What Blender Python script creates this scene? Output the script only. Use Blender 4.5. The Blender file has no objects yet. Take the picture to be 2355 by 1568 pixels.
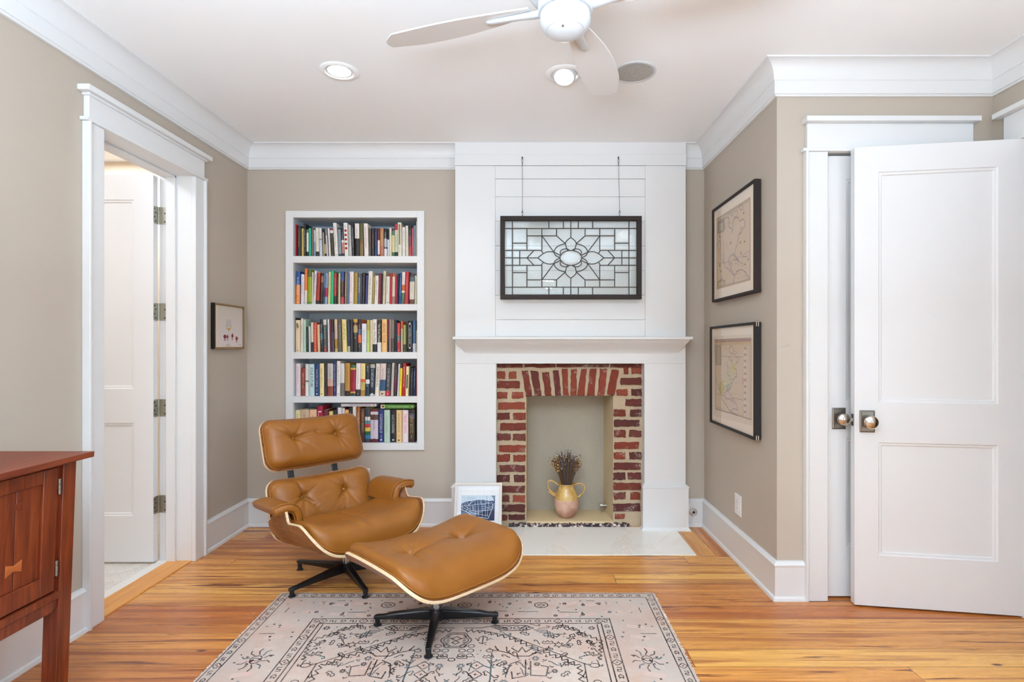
# Living room corner with fireplace, bookcase and lounge chair
LIGHT_WIN, LIGHT_SIDE, LIGHT_DOWN, LIGHT_BATH, LIGHT_UP, EXPOSURE = 14.0, 34.0, 8.0, 15.0, 240.0, 0.40
import bpy, bmesh, math, random
from mathutils import Vector, Matrix
from math import sin, cos, pi, radians, sqrt, floor, exp
R = random.Random(7)
C = bpy.context.scene.collection
F, PX, PY, CZ = 1250.0, 1213.0, 798.0, 1.275        # focal length in pixels, vanishing point, eye height
def at(x, y, d):
    "the point seen at pixel (x, y), d metres into the room"
    return Vector(((x-PX)*d/F, d, CZ-(y-PY)*d/F))
def wx(x, d): return (x-PX)*d/F
def wz(y, d): return CZ-(y-PY)*d/F
def on_x(x, y, X):
    "the point seen at pixel (x, y) on the wall plane X"
    d = X*F/(x-PX)
    return Vector((X, d, CZ-(y-PY)*d/F))
def on_z(x, y, z=0.0):
    d = F*(CZ-z)/(y-PY)
    return Vector(((x-PX)*d/F, d, z))
def lin(c):
    return tuple((v/255/12.92 if v/255 <= 0.04045 else ((v/255+0.055)/1.055)**2.4) for v in c[:3])

# ---------------------------------------------------------------- materials
class G:
    "small helper around a node tree"
    def __init__(s, name):
        s.m = bpy.data.materials.new(name); s.m.use_nodes = True
        s.t = s.m.node_tree; s.n = s.t.nodes; s.n.clear()
        s.out = s.n.new('ShaderNodeOutputMaterial')
    def node(s, typ, props=None, **ins):
        nd = s.n.new('ShaderNode'+typ)
        for k, v in (props or {}).items(): setattr(nd, k, v)
        for k, v in ins.items():
            key = int(k[1:]) if k[0] == 'i' and k[1:].isdigit() else k.replace('_', ' ')
            s.set(nd.inputs[key], v)
        return nd
    def set(s, sock, v):
        if isinstance(v, bpy.types.NodeSocket): s.t.links.new(v, sock)
        elif isinstance(v, bpy.types.Node): s.t.links.new(v.outputs[0], sock)
        elif isinstance(v, (tuple, list)) and sock.type == 'RGBA' and len(v) == 3: sock.default_value = (*v, 1)
        else: sock.default_value = v
    def math(s, op, a, b=0.0, c=0.0): return s.node('Math', {'operation': op}, i0=a, i1=b, i2=c).outputs[0]
    def vec(s, x, y, z=0.0): return s.node('CombineXYZ', None, X=x, Y=y, Z=z).outputs[0]
    def mix(s, f, a, b, blend='MIX'):
        nd = s.n.new('ShaderNodeMix'); nd.data_type = 'RGBA'; nd.blend_type = blend; nd.clamp_factor = True
        s.set(nd.inputs[0], f); s.set(nd.inputs[6], a); s.set(nd.inputs[7], b)
        return nd.outputs[2]
    def ramp(s, f, stops):
        nd = s.n.new('ShaderNodeValToRGB'); e = nd.color_ramp.elements
        while len(e) < len(stops): e.new(0.5)
        for el, (p, c) in zip(e, stops):
            el.position = p; el.color = (*c, 1) if len(c) == 3 else c
        s.set(nd.inputs[0], f); return nd.outputs[0]
    def noise(s, v, scale=5.0, detail=3.0, rough=0.55, dist=0.0):
        nd = s.node('TexNoise', None, Scale=scale, Detail=detail, Roughness=rough, Distortion=dist)
        if v is not None: s.set(nd.inputs['Vector'], v)
        return nd.outputs[0]
    def coord(s, which='Object'): return s.node('TexCoord').outputs[which]
    def sep(s, v):
        nd = s.node('SeparateXYZ', None, i0=v); return nd.outputs[0], nd.outputs[1], nd.outputs[2]
    def bump(s, h, strength=0.2, dist=0.01):
        return s.node('Bump', None, Strength=strength, Distance=dist, Height=h).outputs[0]
    def bsdf(s, color, rough=0.5, normal=None, **kw):
        nd = s.n.new('ShaderNodeBsdfPrincipled')
        s.set(nd.inputs['Base Color'], color); s.set(nd.inputs['Roughness'], rough)
        if normal is not None: s.set(nd.inputs['Normal'], normal)
        for k, v in kw.items(): s.set(nd.inputs[k.replace('_', ' ')], v)
        s.t.links.new(nd.outputs[0], s.out.inputs[0]); return nd

def paint(name, rgb, rough=0.45, bump=0.05, bscale=180.0, var=0.03, **kw):
    g = G(name); co = g.coord()
    n = g.noise(co, bscale, 2.0); big = g.noise(co, 1.3, 2.0)
    c = lin(rgb); d = tuple(v*(1-var) for v in c)
    g.bsdf(g.mix(big, d, c), rough, g.bump(n, bump, 0.002), **kw); return g.m
def metal(name, rgb, rough=0.3, var=0.15):
    g = G(name); n = g.noise(g.coord(), 60.0, 3.0)
    c = lin(rgb); g.bsdf(g.mix(n, c, tuple(v*(1-var) for v in c)), rough, None, Metallic=1.0); return g.m
def tinted(name, rough=0.5, bump=0.08, bscale=400.0, **kw):
    "colour of each face from the attribute «tint», with fine grain over it"
    g = G(name); a = g.node('Attribute', {'attribute_name': 'tint'}).outputs[0]
    n = g.noise(g.coord(), bscale, 2.0)
    g.bsdf(g.mix(n, a, g.mix(0.12, a, (0, 0, 0))), rough, g.bump(n, bump, 0.001), **kw); return g.m

M = {}
M['white'] = paint('white_trim_paint', (225, 224, 223), 0.38, 0.03)
M['whitedoor'] = paint('white_door_paint', (226, 225, 225), 0.35, 0.03)
M['ceil'] = paint('ceiling_paint', (246, 246, 246), 0.75, 0.06)
M['wall'] = paint('taupe_wall_paint', (184, 171, 156), 0.6, 0.08)
M['bath'] = paint('cream_wall_paint', (240, 226, 206), 0.6, 0.08)
M['niche'] = paint('daylight_tinted_shelf_paint', (196, 203, 212), 0.5, 0.04)  # cool cast of daylight in the recess, put into the colour
M['black'] = paint('black_enamel', (20, 20, 22), 0.32, 0.04)
M['blackgap'] = paint('painted_gap_shade', (16, 15, 15), 0.8)  # black standing in for the shade inside gaps, slots and holes
M['nickel'] = metal('brushed_nickel', (150, 142, 134), 0.34)
M['knobmetal'] = metal('polished_nickel', (205, 196, 186), 0.16)
M['hinge'] = metal('satin_nickel', (176, 172, 160), 0.38)
M['chrome'] = metal('chrome', (225, 226, 228), 0.16)
M['iron'] = metal('dark_iron', (70, 64, 60), 0.45)
M['fanwhite'] = paint('fan_white_enamel', (206, 208, 210), 0.3, 0.02)
M['bladewhite'] = paint('fan_blade_white', (222, 219, 216), 0.5, 0.03)
M['plate'] = paint('white_plastic', (232, 230, 226), 0.4, 0.02)
M['tint'] = tinted('printed_cover')
M['ink'] = tinted('printed_ink', 0.7, 0.02)
M['darkframe'] = paint('dark_stained_oak', (44, 29, 23), 0.7, 0.35, 90.0, 0.5)
M['blackframe'] = paint('black_stained_wood', (34, 28, 26), 0.65, 0.3, 90.0, 0.4)
M['mat'] = paint('cream_mat_board', (234, 216, 196), 0.85, 0.05)
M['oakframe'] = paint('pale_wood_frame', (226, 216, 204), 0.5, 0.12, 120.0, 0.15)
M['gold'] = paint('gilt_frame', (158, 120, 68), 0.45, 0.2, 150.0, 0.35)

def mk_floor():
    g = G('heart_pine_planks'); co = g.coord(); X, Y, Z = g.sep(co)
    m = g.math('MULTIPLY', g.math('GREATER_THAN', X, 1.03), g.math('GREATER_THAN', Y, 3.315))
    mv = g.node('Mix', {'data_type': 'VECTOR'})
    g.set(mv.inputs[0], m); g.set(mv.inputs[4], g.vec(X, Y)); g.set(mv.inputs[5], g.vec(g.math('ADD', Y, 7.3), g.math('ADD', X, -0.008)))
    u, v, _ = g.sep(mv.outputs[1])
    W = 0.1275
    rf = g.math('DIVIDE', v, W); row = g.math('FLOOR', rf)
    wn = g.node('TexWhiteNoise', {'noise_dimensions': '1D'}, W=row).outputs[0]
    us = g.math('DIVIDE', g.math('ADD', u, g.math('MULTIPLY', wn, 9.0)), 2.7); seg = g.math('FLOOR', us)
    wn2 = g.node('TexWhiteNoise', {'noise_dimensions': '2D'}, Vector=g.vec(g.math('ADD', row, 0.37), g.math('MULTIPLY', seg, 3.7))).outputs[0]
    off = g.math('MULTIPLY', wn2, 40.0)
    gv = g.vec(g.math('ADD', g.math('MULTIPLY', u, 0.55), off), g.math('MULTIPLY', v, 15.0), off)
    n1 = g.noise(gv, 1.6, 5.0, 0.6, 0.6)
    gv2 = g.vec(g.math('ADD', g.math('MULTIPLY', u, 1.5), off), g.math('MULTIPLY', v, 110.0), off)
    n2 = g.noise(gv2, 1.5, 3.0, 0.6)
    base = g.ramp(wn2, [(0.0, lin((158, 82, 42))), (0.13, lin((196, 116, 58))), (0.26, lin((227, 162, 82))), (0.5, lin((236, 178, 94))), (0.68, lin((214, 138, 68))), (0.84, lin((231, 168, 86))), (1.0, lin((186, 106, 52)))])
    red = g.mix(g.ramp(n1, [(0.49, (0, 0, 0)), (0.62, (1, 1, 1))]), base, g.mix(0.66, base, lin((140, 66, 36))))
    fine = g.mix(g.ramp(n2, [(0.38, (0, 0, 0)), (0.70, (0.75, 0.75, 0.75))]), red, g.mix(0.5, red, lin((146, 78, 40))))
    st = g.noise(g.vec(g.math('ADD', g.math('MULTIPLY', u, 0.9), off), g.math('MULTIPLY', v, 26.0), g.math('ADD', off, 9.0)), 1.3, 4.0, 0.7, 0.8)
    streak = g.mix(g.ramp(st, [(0.585, (0, 0, 0)), (0.64, (1, 1, 1))]), fine, lin((112, 56, 34)))
    vor = g.node('TexVoronoi', None, Vector=g.vec(g.math('ADD', g.math('MULTIPLY', u, 1.1), off), g.math('MULTIPLY', v, 3.0), 0), Scale=1.9).outputs[0]
    knot = g.mix(g.ramp(vor, [(0.028, (1, 1, 1)), (0.06, (0, 0, 0))]), streak, lin((88, 44, 28)))
    fr = g.math('FRACT', rf); ed = g.math('MINIMUM', fr, g.math('SUBTRACT', 1.0, fr))
    fs = g.math('FRACT', us); es = g.math('MULTIPLY', g.math('MINIMUM', fs, g.math('SUBTRACT', 1.0, fs)), 2.7/W)
    e = g.math('MINIMUM', ed, es)
    seam = g.ramp(e, [(0.008, (1, 1, 1)), (0.02, (0, 0, 0))])
    col = g.mix(g.math('MULTIPLY', seam, 0.75), knot, lin((84, 44, 26)))
    h = g.math('ADD', g.math('MULTIPLY', seam, -1.0), g.math('MULTIPLY', n2, 0.12))
    g.bsdf(col, g.math('ADD', 0.2, g.math('MULTIPLY', n1, 0.16)), g.bump(h, 0.25, 0.002), Specular_IOR_Level=0.45)
    return g.m
M['floor'] = mk_floor()

def mk_wood(name, a, b, c, axis=0, sx=1.2, sy=26.0, rough=0.35, bump=0.08):
    g = G(name); X, Y, Z = g.sep(g.coord()); o = [(X, Y, Z), (Y, Z, X), (Z, X, Y)][axis]
    v = g.vec(g.math('MULTIPLY', o[0], sx), g.math('MULTIPLY', o[1], sy), g.math('MULTIPLY', o[2], sy))
    n = g.noise(v, 2.2, 5.0, 0.62, 0.9); n2 = g.noise(g.coord(), 4.0, 3.0)
    col = g.ramp(n, [(0.3, lin(c)), (0.5, lin(b)), (0.68, lin(a))])
    col = g.mix(g.math('MULTIPLY', n2, 0.5), col, g.mix(0.45, col, lin(c)))
    g.bsdf(col, rough, g.bump(n, bump, 0.002)); return g.m
M['walnut'] = mk_wood('walnut_veneer', (172, 120, 82), (146, 96, 64), (112, 68, 44), 1, 1.5, 30.0, 0.36)
M['plyedge'] = mk_wood('pale_plywood_edge', (236, 212, 176), (226, 198, 158), (206, 172, 128), 0, 3.0, 60.0, 0.5)
M['cherry'] = mk_wood('cherry_stained_wood', (136, 62, 28), (114, 46, 21), (78, 29, 14), 2, 1.2, 22.0, 0.3)
M['cherrytop'] = mk_wood('cherry_table_top', (134, 60, 30), (116, 48, 24), (92, 36, 18), 1, 1.2, 22.0, 0.45)
M['inlay'] = mk_wood('inlay_wood', (184, 104, 54), (170, 90, 44), (150, 74, 34), 1, 2.0, 30.0, 0.32)
M['saddle'] = mk_wood('pine_threshold', (232, 170, 84), (220, 152, 70), (196, 120, 50), 1, 0.8, 24.0, 0.3)

def mk_leather():
    g = G('tan_leather'); co = g.coord()
    v = g.node('TexVoronoi', {'feature': 'DISTANCE_TO_EDGE'}, Vector=co, Scale=420.0).outputs[0]
    n = g.noise(co, 7.0, 4.0); w = g.noise(co, 26.0, 4.0, 0.6, 0.4)
    h = g.math('ADD', g.math('MULTIPLY', v, 0.35), g.math('MULTIPLY', w, 0.5))
    col = g.mix(n, lin((136, 80, 24)), lin((156, 96, 32)))
    g.bsdf(col, g.math('ADD', 0.30, g.math('MULTIPLY', w, 0.16)), g.bump(h, 0.32, 0.003), Specular_IOR_Level=0.4)
    return g.m
M['leather'] = mk_leather()

def mk_marble(name, base, vein, scale=2.2, rough=0.25):
    g = G(name); co = g.coord()
    n = g.noise(co, scale, 6.0, 0.6, 1.6); n2 = g.noise(co, scale*3, 4.0, 0.6, 0.5)
    vv = g.ramp(n, [(0.49, (0, 0, 0)), (0.5, (1, 1, 1)), (0.51, (0, 0, 0))])
    c = g.mix(n2, lin(base), lin(tuple(v*0.965 for v in base)))
    g.bsdf(g.mix(g.math('MULTIPLY', vv, 0.28), c, lin(vein)), rough, None); return g.m
M['hearth'] = mk_marble('cream_marble', (250, 245, 236), (222, 200, 166), 0.7)
def mk_herring():
    g = G('marble_herringbone'); X, Y, Z = g.sep(g.coord())
    a = g.math('MULTIPLY', g.math('ADD', X, Y), 0.7071); b = g.math('MULTIPLY', g.math('SUBTRACT', X, Y), 0.7071)
    br = g.node('TexBrick', {'offset': 0.5}, Vector=g.vec(a, b), Scale=1.0, Color1=lin((232, 228, 222)), Color2=lin((214, 208, 200)), Mortar=lin((196, 190, 182)), Mortar_Size=0.0018, Brick_Width=0.076, Row_Height=0.026)
    n = g.noise(g.coord(), 9.0, 4.0, 0.6, 1.0)
    g.bsdf(g.mix(g.math('MULTIPLY', n, 0.35), br.outputs[0], lin((206, 200, 194))), 0.3, None); return g.m
M['tile'] = mk_herring()
M['marble'] = mk_marble('white_marble', (236, 234, 230), (210, 206, 200), 3.0)

def mk_brick():
    g = G('old_red_brick'); a = g.node('Attribute', {'attribute_name': 'tint'}).outputs[0]; co = g.coord()
    n = g.noise(co, 28.0, 5.0, 0.65); n2 = g.noise(co, 90.0, 4.0, 0.7); n3 = g.noise(co, 11.0, 4.0, 0.6, 0.5)
    c = g.mix(n, g.mix(0.45, a, lin((60, 32, 28))), a)
    c = g.mix(g.math('MULTIPLY', g.ramp(n3, [(0.56, (0, 0, 0)), (0.7, (1, 1, 1))]), g.ramp(n2, [(0.45, (0, 0, 0)), (0.6, (0.8, 0.8, 0.8))])), c, lin((214, 198, 182)))
    g.bsdf(c, 0.85, g.bump(g.math('ADD', n, n2), 0.7, 0.006), Specular_IOR_Level=0.2); return g.m
M['brick'] = mk_brick()
def mk_rough(name, a, b, scale=14.0, strength=0.6, dist=0.006):
    g = G(name); co = g.coord(); n = g.noise(co, scale, 5.0, 0.65); n2 = g.noise(co, 3.0, 3.0)
    c = g.mix(n2, lin(a), lin(b)); c = g.mix(g.math('MULTIPLY', n, 0.3), c, g.mix(0.3, c, (0, 0, 0)))
    g.bsdf(c, 0.9, g.bump(n, strength, dist), Specular_IOR_Level=0.15); return g.m
M['mortar'] = mk_rough('lime_mortar', (204, 182, 152), (184, 162, 134), 60.0, 0.8)
M['parge'] = mk_rough('grey_parging', (184, 172, 152), (164, 156, 142), 40.0, 0.35)
M['parge2'] = mk_rough('tan_parging', (206, 186, 152), (192, 172, 140), 40.0, 0.35)
M['sand'] = mk_rough('sand_plaster', (224, 200, 158), (208, 184, 146), 50.0, 0.3)
def mk_soot():
    g = G('chipped_sill'); n = g.noise(g.coord(), 38.0, 4.0, 0.7)
    g.bsdf(g.ramp(n, [(0.44, lin((40, 36, 38))), (0.52, lin((92, 52, 46))), (0.58, lin((214, 204, 192)))]), 0.8, g.bump(n, 0.6, 0.004)); return g.m
M['soot'] = mk_soot()

def mk_glass(name, tint, ior=1.45, rough=0.02, wavy=0.0, trans=1.0, scale=30.0):
    "sheet glass: what lies behind shows through, the surface mirrors by Fresnel"
    g = G(name); nrm = None
    if wavy: nrm = g.bump(g.noise(g.coord(), scale, 3.0, 0.5, 1.0), wavy, 0.01)
    lw = g.node('LayerWeight', None, Blend=0.5); f0 = ((ior-1)/(ior+1))**2; gl = g.node('BsdfGlossy', None, Color=(1, 1, 1), Roughness=rough)
    if nrm is not None: g.set(lw.inputs['Normal'], nrm); g.set(gl.inputs['Normal'], nrm)
    tr = g.node('BsdfTransparent', None, Color=tint)
    mx = g.node('MixShader'); g.set(mx.inputs[0], g.math('ADD', f0, g.math('MULTIPLY', 1.0-f0, g.math('POWER', lw.outputs['Facing'], 5.0)))); g.set(mx.inputs[1], tr); g.set(mx.inputs[2], gl)
    g.t.links.new(mx.outputs[0], g.out.inputs[0]); return g.m
M['glazing'] = mk_glass('picture_glass', (1, 1, 1), 1.5)
M['leaded'] = mk_glass('bevelled_glass', (0.93, 0.955, 0.95), 1.55, 0.05, 0.10, 1.0, 26.0)
M['facet'] = mk_glass('bevel_edge_glass', (0.965, 0.975, 0.975), 1.7, 0.04, 0.06)
M['came'] = paint('lead_came', (52, 44, 40), 0.5, 0.2)

def mk_glow(name, rgb, strength):
    g = G(name); e = g.node('Emission', None, Color=lin(rgb), Strength=strength)
    g.t.links.new(e.outputs[0], g.out.inputs[0]); return g.m
M['lamp'] = mk_glow('lit_lamp', (255, 246, 232), 14.0)
def mk_grille():
    g = G('speaker_grille'); v = g.node('TexVoronoi', None, Vector=g.coord(), Scale=420.0).outputs[0]
    g.bsdf(g.ramp(v, [(0.3, lin((120, 116, 110))), (0.6, lin((196, 193, 188)))]), 0.6, g.bump(v, 0.3, 0.001)); return g.m
M['grille'] = mk_grille()

def mk_rug():
    g = G('worn_wool_rug'); co = g.coord(); X, Y, Z = g.sep(co)
    n = g.noise(co, 5.0, 5.0, 0.65); n2 = g.noise(co, 30.0, 4.0, 0.65); n3 = g.noise(co, 2.1, 3.0)
    weave = g.noise(g.vec(g.math('MULTIPLY', X, 60.0), g.math('MULTIPLY', Y, 420.0)), 1.0, 2.0)
    c = g.mix(g.ramp(n, [(0.38, (0, 0, 0)), (0.62, (1, 1, 1))]), lin((212, 193, 178)), lin((206, 170, 150)))
    c = g.mix(g.ramp(n3, [(0.42, (0, 0, 0)), (0.66, (0.8, 0.8, 0.8))]), c, lin((192, 180, 170)))
    c = g.mix(g.math('MULTIPLY', n2, 0.5), c, lin((176, 156, 146)))
    c = g.mix(g.math('MULTIPLY', weave, 0.25), c, lin((168, 152, 144)))
    g.bsdf(c, 0.95, g.bump(weave, 0.5, 0.002), Specular_IOR_Level=0.1); return g.m
M['rug'] = mk_rug()
def mk_rugink(name, rgb, wear=0.5):
    g = G(name); co = g.coord(); n = g.noise(co, 55.0, 4.0, 0.7); n2 = g.noise(co, 7.0, 3.0)
    f = g.math('MULTIPLY', g.ramp(g.math('ADD', g.math('MULTIPLY', n, 0.6), g.math('MULTIPLY', n2, 0.4)), [(0.42, (0, 0, 0)), (0.62, (1, 1, 1))]), wear)
    g.bsdf(g.mix(f, lin(rgb), lin((200, 184, 172))), 0.95, None, Specular_IOR_Level=0.1); return g.m
M['rugdark'] = mk_rugink('rug_dark_wool', (58, 46, 44), 0.3)
M['rugteal'] = mk_rugink('rug_teal_wool', (62, 84, 90), 0.3)
M['rugpink'] = mk_rugink('rug_pink_wool', (206, 172, 158), 0.8)
M['fringe'] = paint('rug_fringe', (222, 214, 204), 0.95, 0.3)

# ---------------------------------------------------------------- mesh building
MW = {}
class MB:
    def __init__(s): s.v = []; s.f = []; s.m = []; s.c = []; s.mi = 0; s.col = None
    def add(s, vs, fs):
        b = len(s.v); s.v += [Vector(p) for p in vs]
        for f in fs: s.f.append([b+i for i in f]); s.m.append(s.mi); s.c.append(s.col)
        return s
    def box(s, x0, x1, y0, y1, z0, z1):
        x0, x1 = min(x0, x1), max(x0, x1); y0, y1 = min(y0, y1), max(y0, y1); z0, z1 = min(z0, z1), max(z0, z1)
        return s.add([(x0,y0,z0),(x1,y0,z0),(x1,y1,z0),(x0,y1,z0),(x0,y0,z1),(x1,y0,z1),(x1,y1,z1),(x0,y1,z1)],
                     [(0,3,2,1),(4,5,6,7),(0,1,5,4),(1,2,6,5),(2,3,7,6),(3,0,4,7)])
    def hexa(s, b, t):
        "solid between two quads (same winding)"
        return s.add(list(b)+list(t), [(3,2,1,0),(4,5,6,7),(0,1,5,4),(1,2,6,5),(2,3,7,6),(3,0,4,7)])
    def rings(s, rs, close=True, caps=True):
        n = len(rs[0]); vs = [p for r in rs for p in r]; fs = []
        for k in range(len(rs)-1):
            for j in range(n if close else n-1):
                a = k*n+j; b = k*n+(j+1) % n; fs.append((a, b, b+n, a+n))
        if caps: fs.append(tuple(range(n))[::-1]); fs.append(tuple(range((len(rs)-1)*n, len(rs)*n)))
        return s.add(vs, fs)
    def extrude(s, poly, vec):
        "solid from a planar polygon pushed along vec"
        v = Vector(vec); return s.rings([[Vector(p) for p in poly], [Vector(p)+v for p in poly]])
    def tube(s, path, r, n=8, closed=False, flat=1.0):
        path = [Vector(p) for p in path]; N = len(path); rs = []
        up = None
        for i, p in enumerate(path):
            a = path[(i-1) % N] if (closed or i) else p; b = path[(i+1) % N] if (closed or i < N-1) else p
            t = (b-a).normalized()
            if up is None:
                up = Vector((0, 0, 1)) if abs(t.z) < 0.9 else Vector((1, 0, 0))
            u = (up-t*up.dot(t))
            u = u.normalized() if u.length > 1e-6 else t.orthogonal().normalized(); up = u; w = t.cross(u)
            rr = r[i] if isinstance(r, (list, tuple)) else r
            rs.append([p+u*cos(2*pi*j/n)*rr+w*sin(2*pi*j/n)*rr*flat for j in range(n)])
        if closed: rs.append(rs[0]); return s.rings(rs, True, False)
        return s.rings(rs)
    def lathe(s, prof, c=(0, 0, 0), n=32, axis='z', caps=True):
        "prof: (radius, height) pairs turned about an axis through c"
        c = Vector(c); ax = {'z': (Vector((1,0,0)), Vector((0,1,0)), Vector((0,0,1))), 'y': (Vector((0,0,1)), Vector((1,0,0)), Vector((0,1,0))), 'x': (Vector((0,1,0)), Vector((0,0,1)), Vector((1,0,0)))}
        a, b, h = ax[axis] if isinstance(axis, str) else axis
        rs = [[c+h*z+(a*cos(2*pi*j/n)+b*sin(2*pi*j/n))*max(r, 1e-5) for j in range(n)] for r, z in prof]
        return s.rings(rs, True, caps)
    def ball(s, c, r, n=8, m=6, sz=1.0):
        return s.lathe([(r*sin(pi*k/m), -r*sz*cos(pi*k/m)) for k in range(m+1)], c, n)
    def stroke(s, pts, w, nrm=(0, 0, 1), closed=False, lift=0.0):
        "flat ribbon along a polyline on a plane with normal nrm"
        nrm = Vector(nrm); P = [Vector(p)+nrm*lift for p in pts]; N = len(P); L = []; Q = []
        for i in range(N):
            a = P[(i-1) % N] if (closed or i) else P[i]; b = P[(i+1) % N] if (closed or i < N-1) else P[i]
            t1 = (P[i]-a); t2 = (b-P[i])
            if t1.length < 1e-9: t1 = t2
            if t2.length < 1e-9: t2 = t1
            if t1.length < 1e-9: continue
            n1 = nrm.cross(t1).normalized(); n2 = nrm.cross(t2).normalized(); k = 1+n1.dot(n2)
            m = (n1+n2)/max(k, 0.35)
            L.append(P[i]+m*w/2); Q.append(P[i]-m*w/2)
        n = len(L); fs = [(i, n+i, n+(i+1) % n, (i+1) % n) for i in range(n if closed else n-1)]
        return s.add(L+Q, fs)
    def disc(s, c, r, nrm=(0, 0, 1), n=10, ru=None):
        nrm = Vector(nrm).normalized(); u = Vector((0, 0, 1)).cross(nrm)
        u = u.normalized() if u.length > 1e-3 else Vector((1, 0, 0)); w = nrm.cross(u); c = Vector(c)
        return s.add([c+u*r*cos(2*pi*j/n)+w*(ru or r)*sin(2*pi*j/n) for j in range(n)], [tuple(range(n))])
    def poly(s, pts): return s.add(pts, [tuple(range(len(pts)))])
    def build(s, name, mats, parent=None, smooth=True, bevel=0.0, local=False, origin=None, angle=35, seg=2, fix=True):
        me = bpy.data.meshes.new(name)
        inv = MW[parent].inverted() if (parent is not None and not local) else Matrix()
        vs = [inv @ p for p in s.v]; loc = Vector((0, 0, 0))
        if parent is None and origin is not None:
            loc = Vector(origin); vs = [p-loc for p in vs]
        me.from_pydata([tuple(p) for p in vs], [], s.f)
        if not isinstance(mats, (list, tuple)): mats = [mats]
        for m in mats: me.materials.append(M[m] if isinstance(m, str) else m)
        me.polygons.foreach_set('material_index', s.m)
        if any(c is not None for c in s.c):
            at_ = me.color_attributes.new('tint', 'FLOAT_COLOR', 'CORNER')
            buf = []
            for p, c in zip(me.polygons, s.c):
                q = lin(c) if c is not None else (0.5, 0.5, 0.5)
                buf += [q[0], q[1], q[2], 1.0]*len(p.vertices)
            at_.data.foreach_set('color', buf)
        me.validate()
        if fix:
            bm = bmesh.new(); bm.from_mesh(me); bmesh.ops.recalc_face_normals(bm, faces=bm.faces); bm.to_mesh(me); bm.free()
        if smooth:
            me.polygons.foreach_set('use_smooth', [True]*len(me.polygons)); me.set_sharp_from_angle(angle=radians(angle))
        o = bpy.data.objects.new(name, me); C.objects.link(o); o.location = loc
        if parent is not None: o.parent = parent; MW[o] = MW[parent]
        else: MW[o] = Matrix.Translation(loc)
        if bevel:
            b = o.modifiers.new('Bevel', 'BEVEL'); b.width = bevel; b.segments = seg; b.limit_method = 'ANGLE'; b.angle_limit = radians(40)
        return o
def tag(o, label=None, cat=None, group=None, kind=None):
    if label: o['label'] = label
    if cat: o['category'] = cat
    if group: o['group'] = group
    if kind: o['kind'] = kind
    return o
def thing(name, label, cat, loc=(0, 0, 0), rotz=0.0, group=None, mat=None, kind=None):
    o = bpy.data.objects.new(name, None); C.objects.link(o); o.empty_display_size = 0.05
    m = mat if mat is not None else Matrix.Translation(Vector(loc)) @ Matrix.Rotation(rotz, 4, 'Z')
    o.matrix_world = m; MW[o] = m
    return tag(o, label, cat, group, kind)
def struct(o): o['kind'] = 'structure'; return o
def B(*a): return MB().box(*a)
# ================================================================ the room
XL, XR, XF, YB, YF, YR, HC = -2.0, 1.262, 2.354, 3.88, 3.79, 2.75, 2.705
YW = -2.7                                              # window wall behind the camera
DY0, DY1, DH = 2.537, 3.235, 2.292                     # bathroom doorway in the left wall
struct(B(XL-0.14, 3.6, YW-0.2, 4.4, -0.1, 0.0).build('floor', 'floor'))
struct(B(-4.1, 3.7, YW-0.2, 4.6, HC, HC+0.1).build('ceiling', 'ceil'))
def wall(name, boxes, m='wall'):
    w = MB()
    for b in boxes: w.box(*b)
    return struct(w.build(name, m))
wall('wall_left', [(XL-0.19, XL, YW, DY0-0.02, 0, HC), (XL-0.19, XL, DY1+0.02, YB+0.2, 0, HC), (XL-0.19, XL, DY0-0.02, DY1+0.02, DH+0.02, HC)])
NX0, NX1, NZ0, NZ1 = wx(674, YB), wx(959, YB), wz(1019, YB), wz(500, YB)     # bookcase niche
BX0, BX1 = wx(1047, YF), wx(1577, YF)                  # chimney breast
wall('wall_back', [(XL, NX0, YB, YB+0.12, 0, HC), (NX1, BX0+0.02, YB, YB+0.12, 0, HC), (NX0, NX1, YB, YB+0.12, 0, NZ0), (NX0, NX1, YB, YB+0.12, NZ1, HC),
                   (BX0+0.02, BX1-0.02, YB+0.001, YB+0.12, 1.25, HC), (BX1-0.02, XR+0.1, YB, YB+0.12, 0, HC)])
wall('wall_right', [(XR, XR+0.1, YR+0.11, YB, 0, HC)])
WINS = [(-1.55, -0.45), (0.15, 1.25)]; SWIN = [(-2.0, -0.9), (-0.45, 0.65)]; WZ0, WZ1 = 0.55, 2.30  # windows out of view, placed to bring in daylight
CX0, CX1, CH = 1.512, 2.13, 2.256                      # closet doorway
wall('wall_closet', [(XR, CX0-0.02, YR, YR+0.11, 0, HC), (CX1+0.02, XF, YR, YR+0.11, 0, HC), (CX0-0.02, CX1+0.02, YR, YR+0.11, CH+0.02, HC)])
EY0, EY1 = 1.80, 2.553                                 # hall doorway in the far right wall
wall('wall_far_right', [(XF, XF+0.12, EY1+0.02, YR+0.11, 0, HC), (XF, XF+0.12, YW, SWIN[0][0], 0, HC), (XF, XF+0.12, SWIN[0][1], SWIN[1][0], 0, HC), (XF, XF+0.12, SWIN[1][1], EY0-0.02, 0, HC), (XF, XF+0.12, SWIN[0][0], SWIN[0][1], 0, WZ0), (XF, XF+0.12, SWIN[0][0], SWIN[0][1], WZ1, HC), (XF, XF+0.12, SWIN[1][0], SWIN[1][1], 0, WZ0), (XF, XF+0.12, SWIN[1][0], SWIN[1][1], WZ1, HC), (XF, XF+0.12, EY0-0.02, EY1+0.02, CH+0.02, HC)])
wall('wall_hall', [(3.5, 3.6, 1.3, 3.1, 0, HC), (XF+0.12, 3.5, 3.0, 3.1, 0, HC), (XF+0.12, 3.5, 1.3, 1.4, 0, HC)])
ws = [(XL-0.19, WINS[0][0], YW-0.15, YW, 0, HC), (WINS[0][1], WINS[1][0], YW-0.15, YW, 0, HC), (WINS[1][1], XF+0.12, YW-0.15, YW, 0, HC)]
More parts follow.
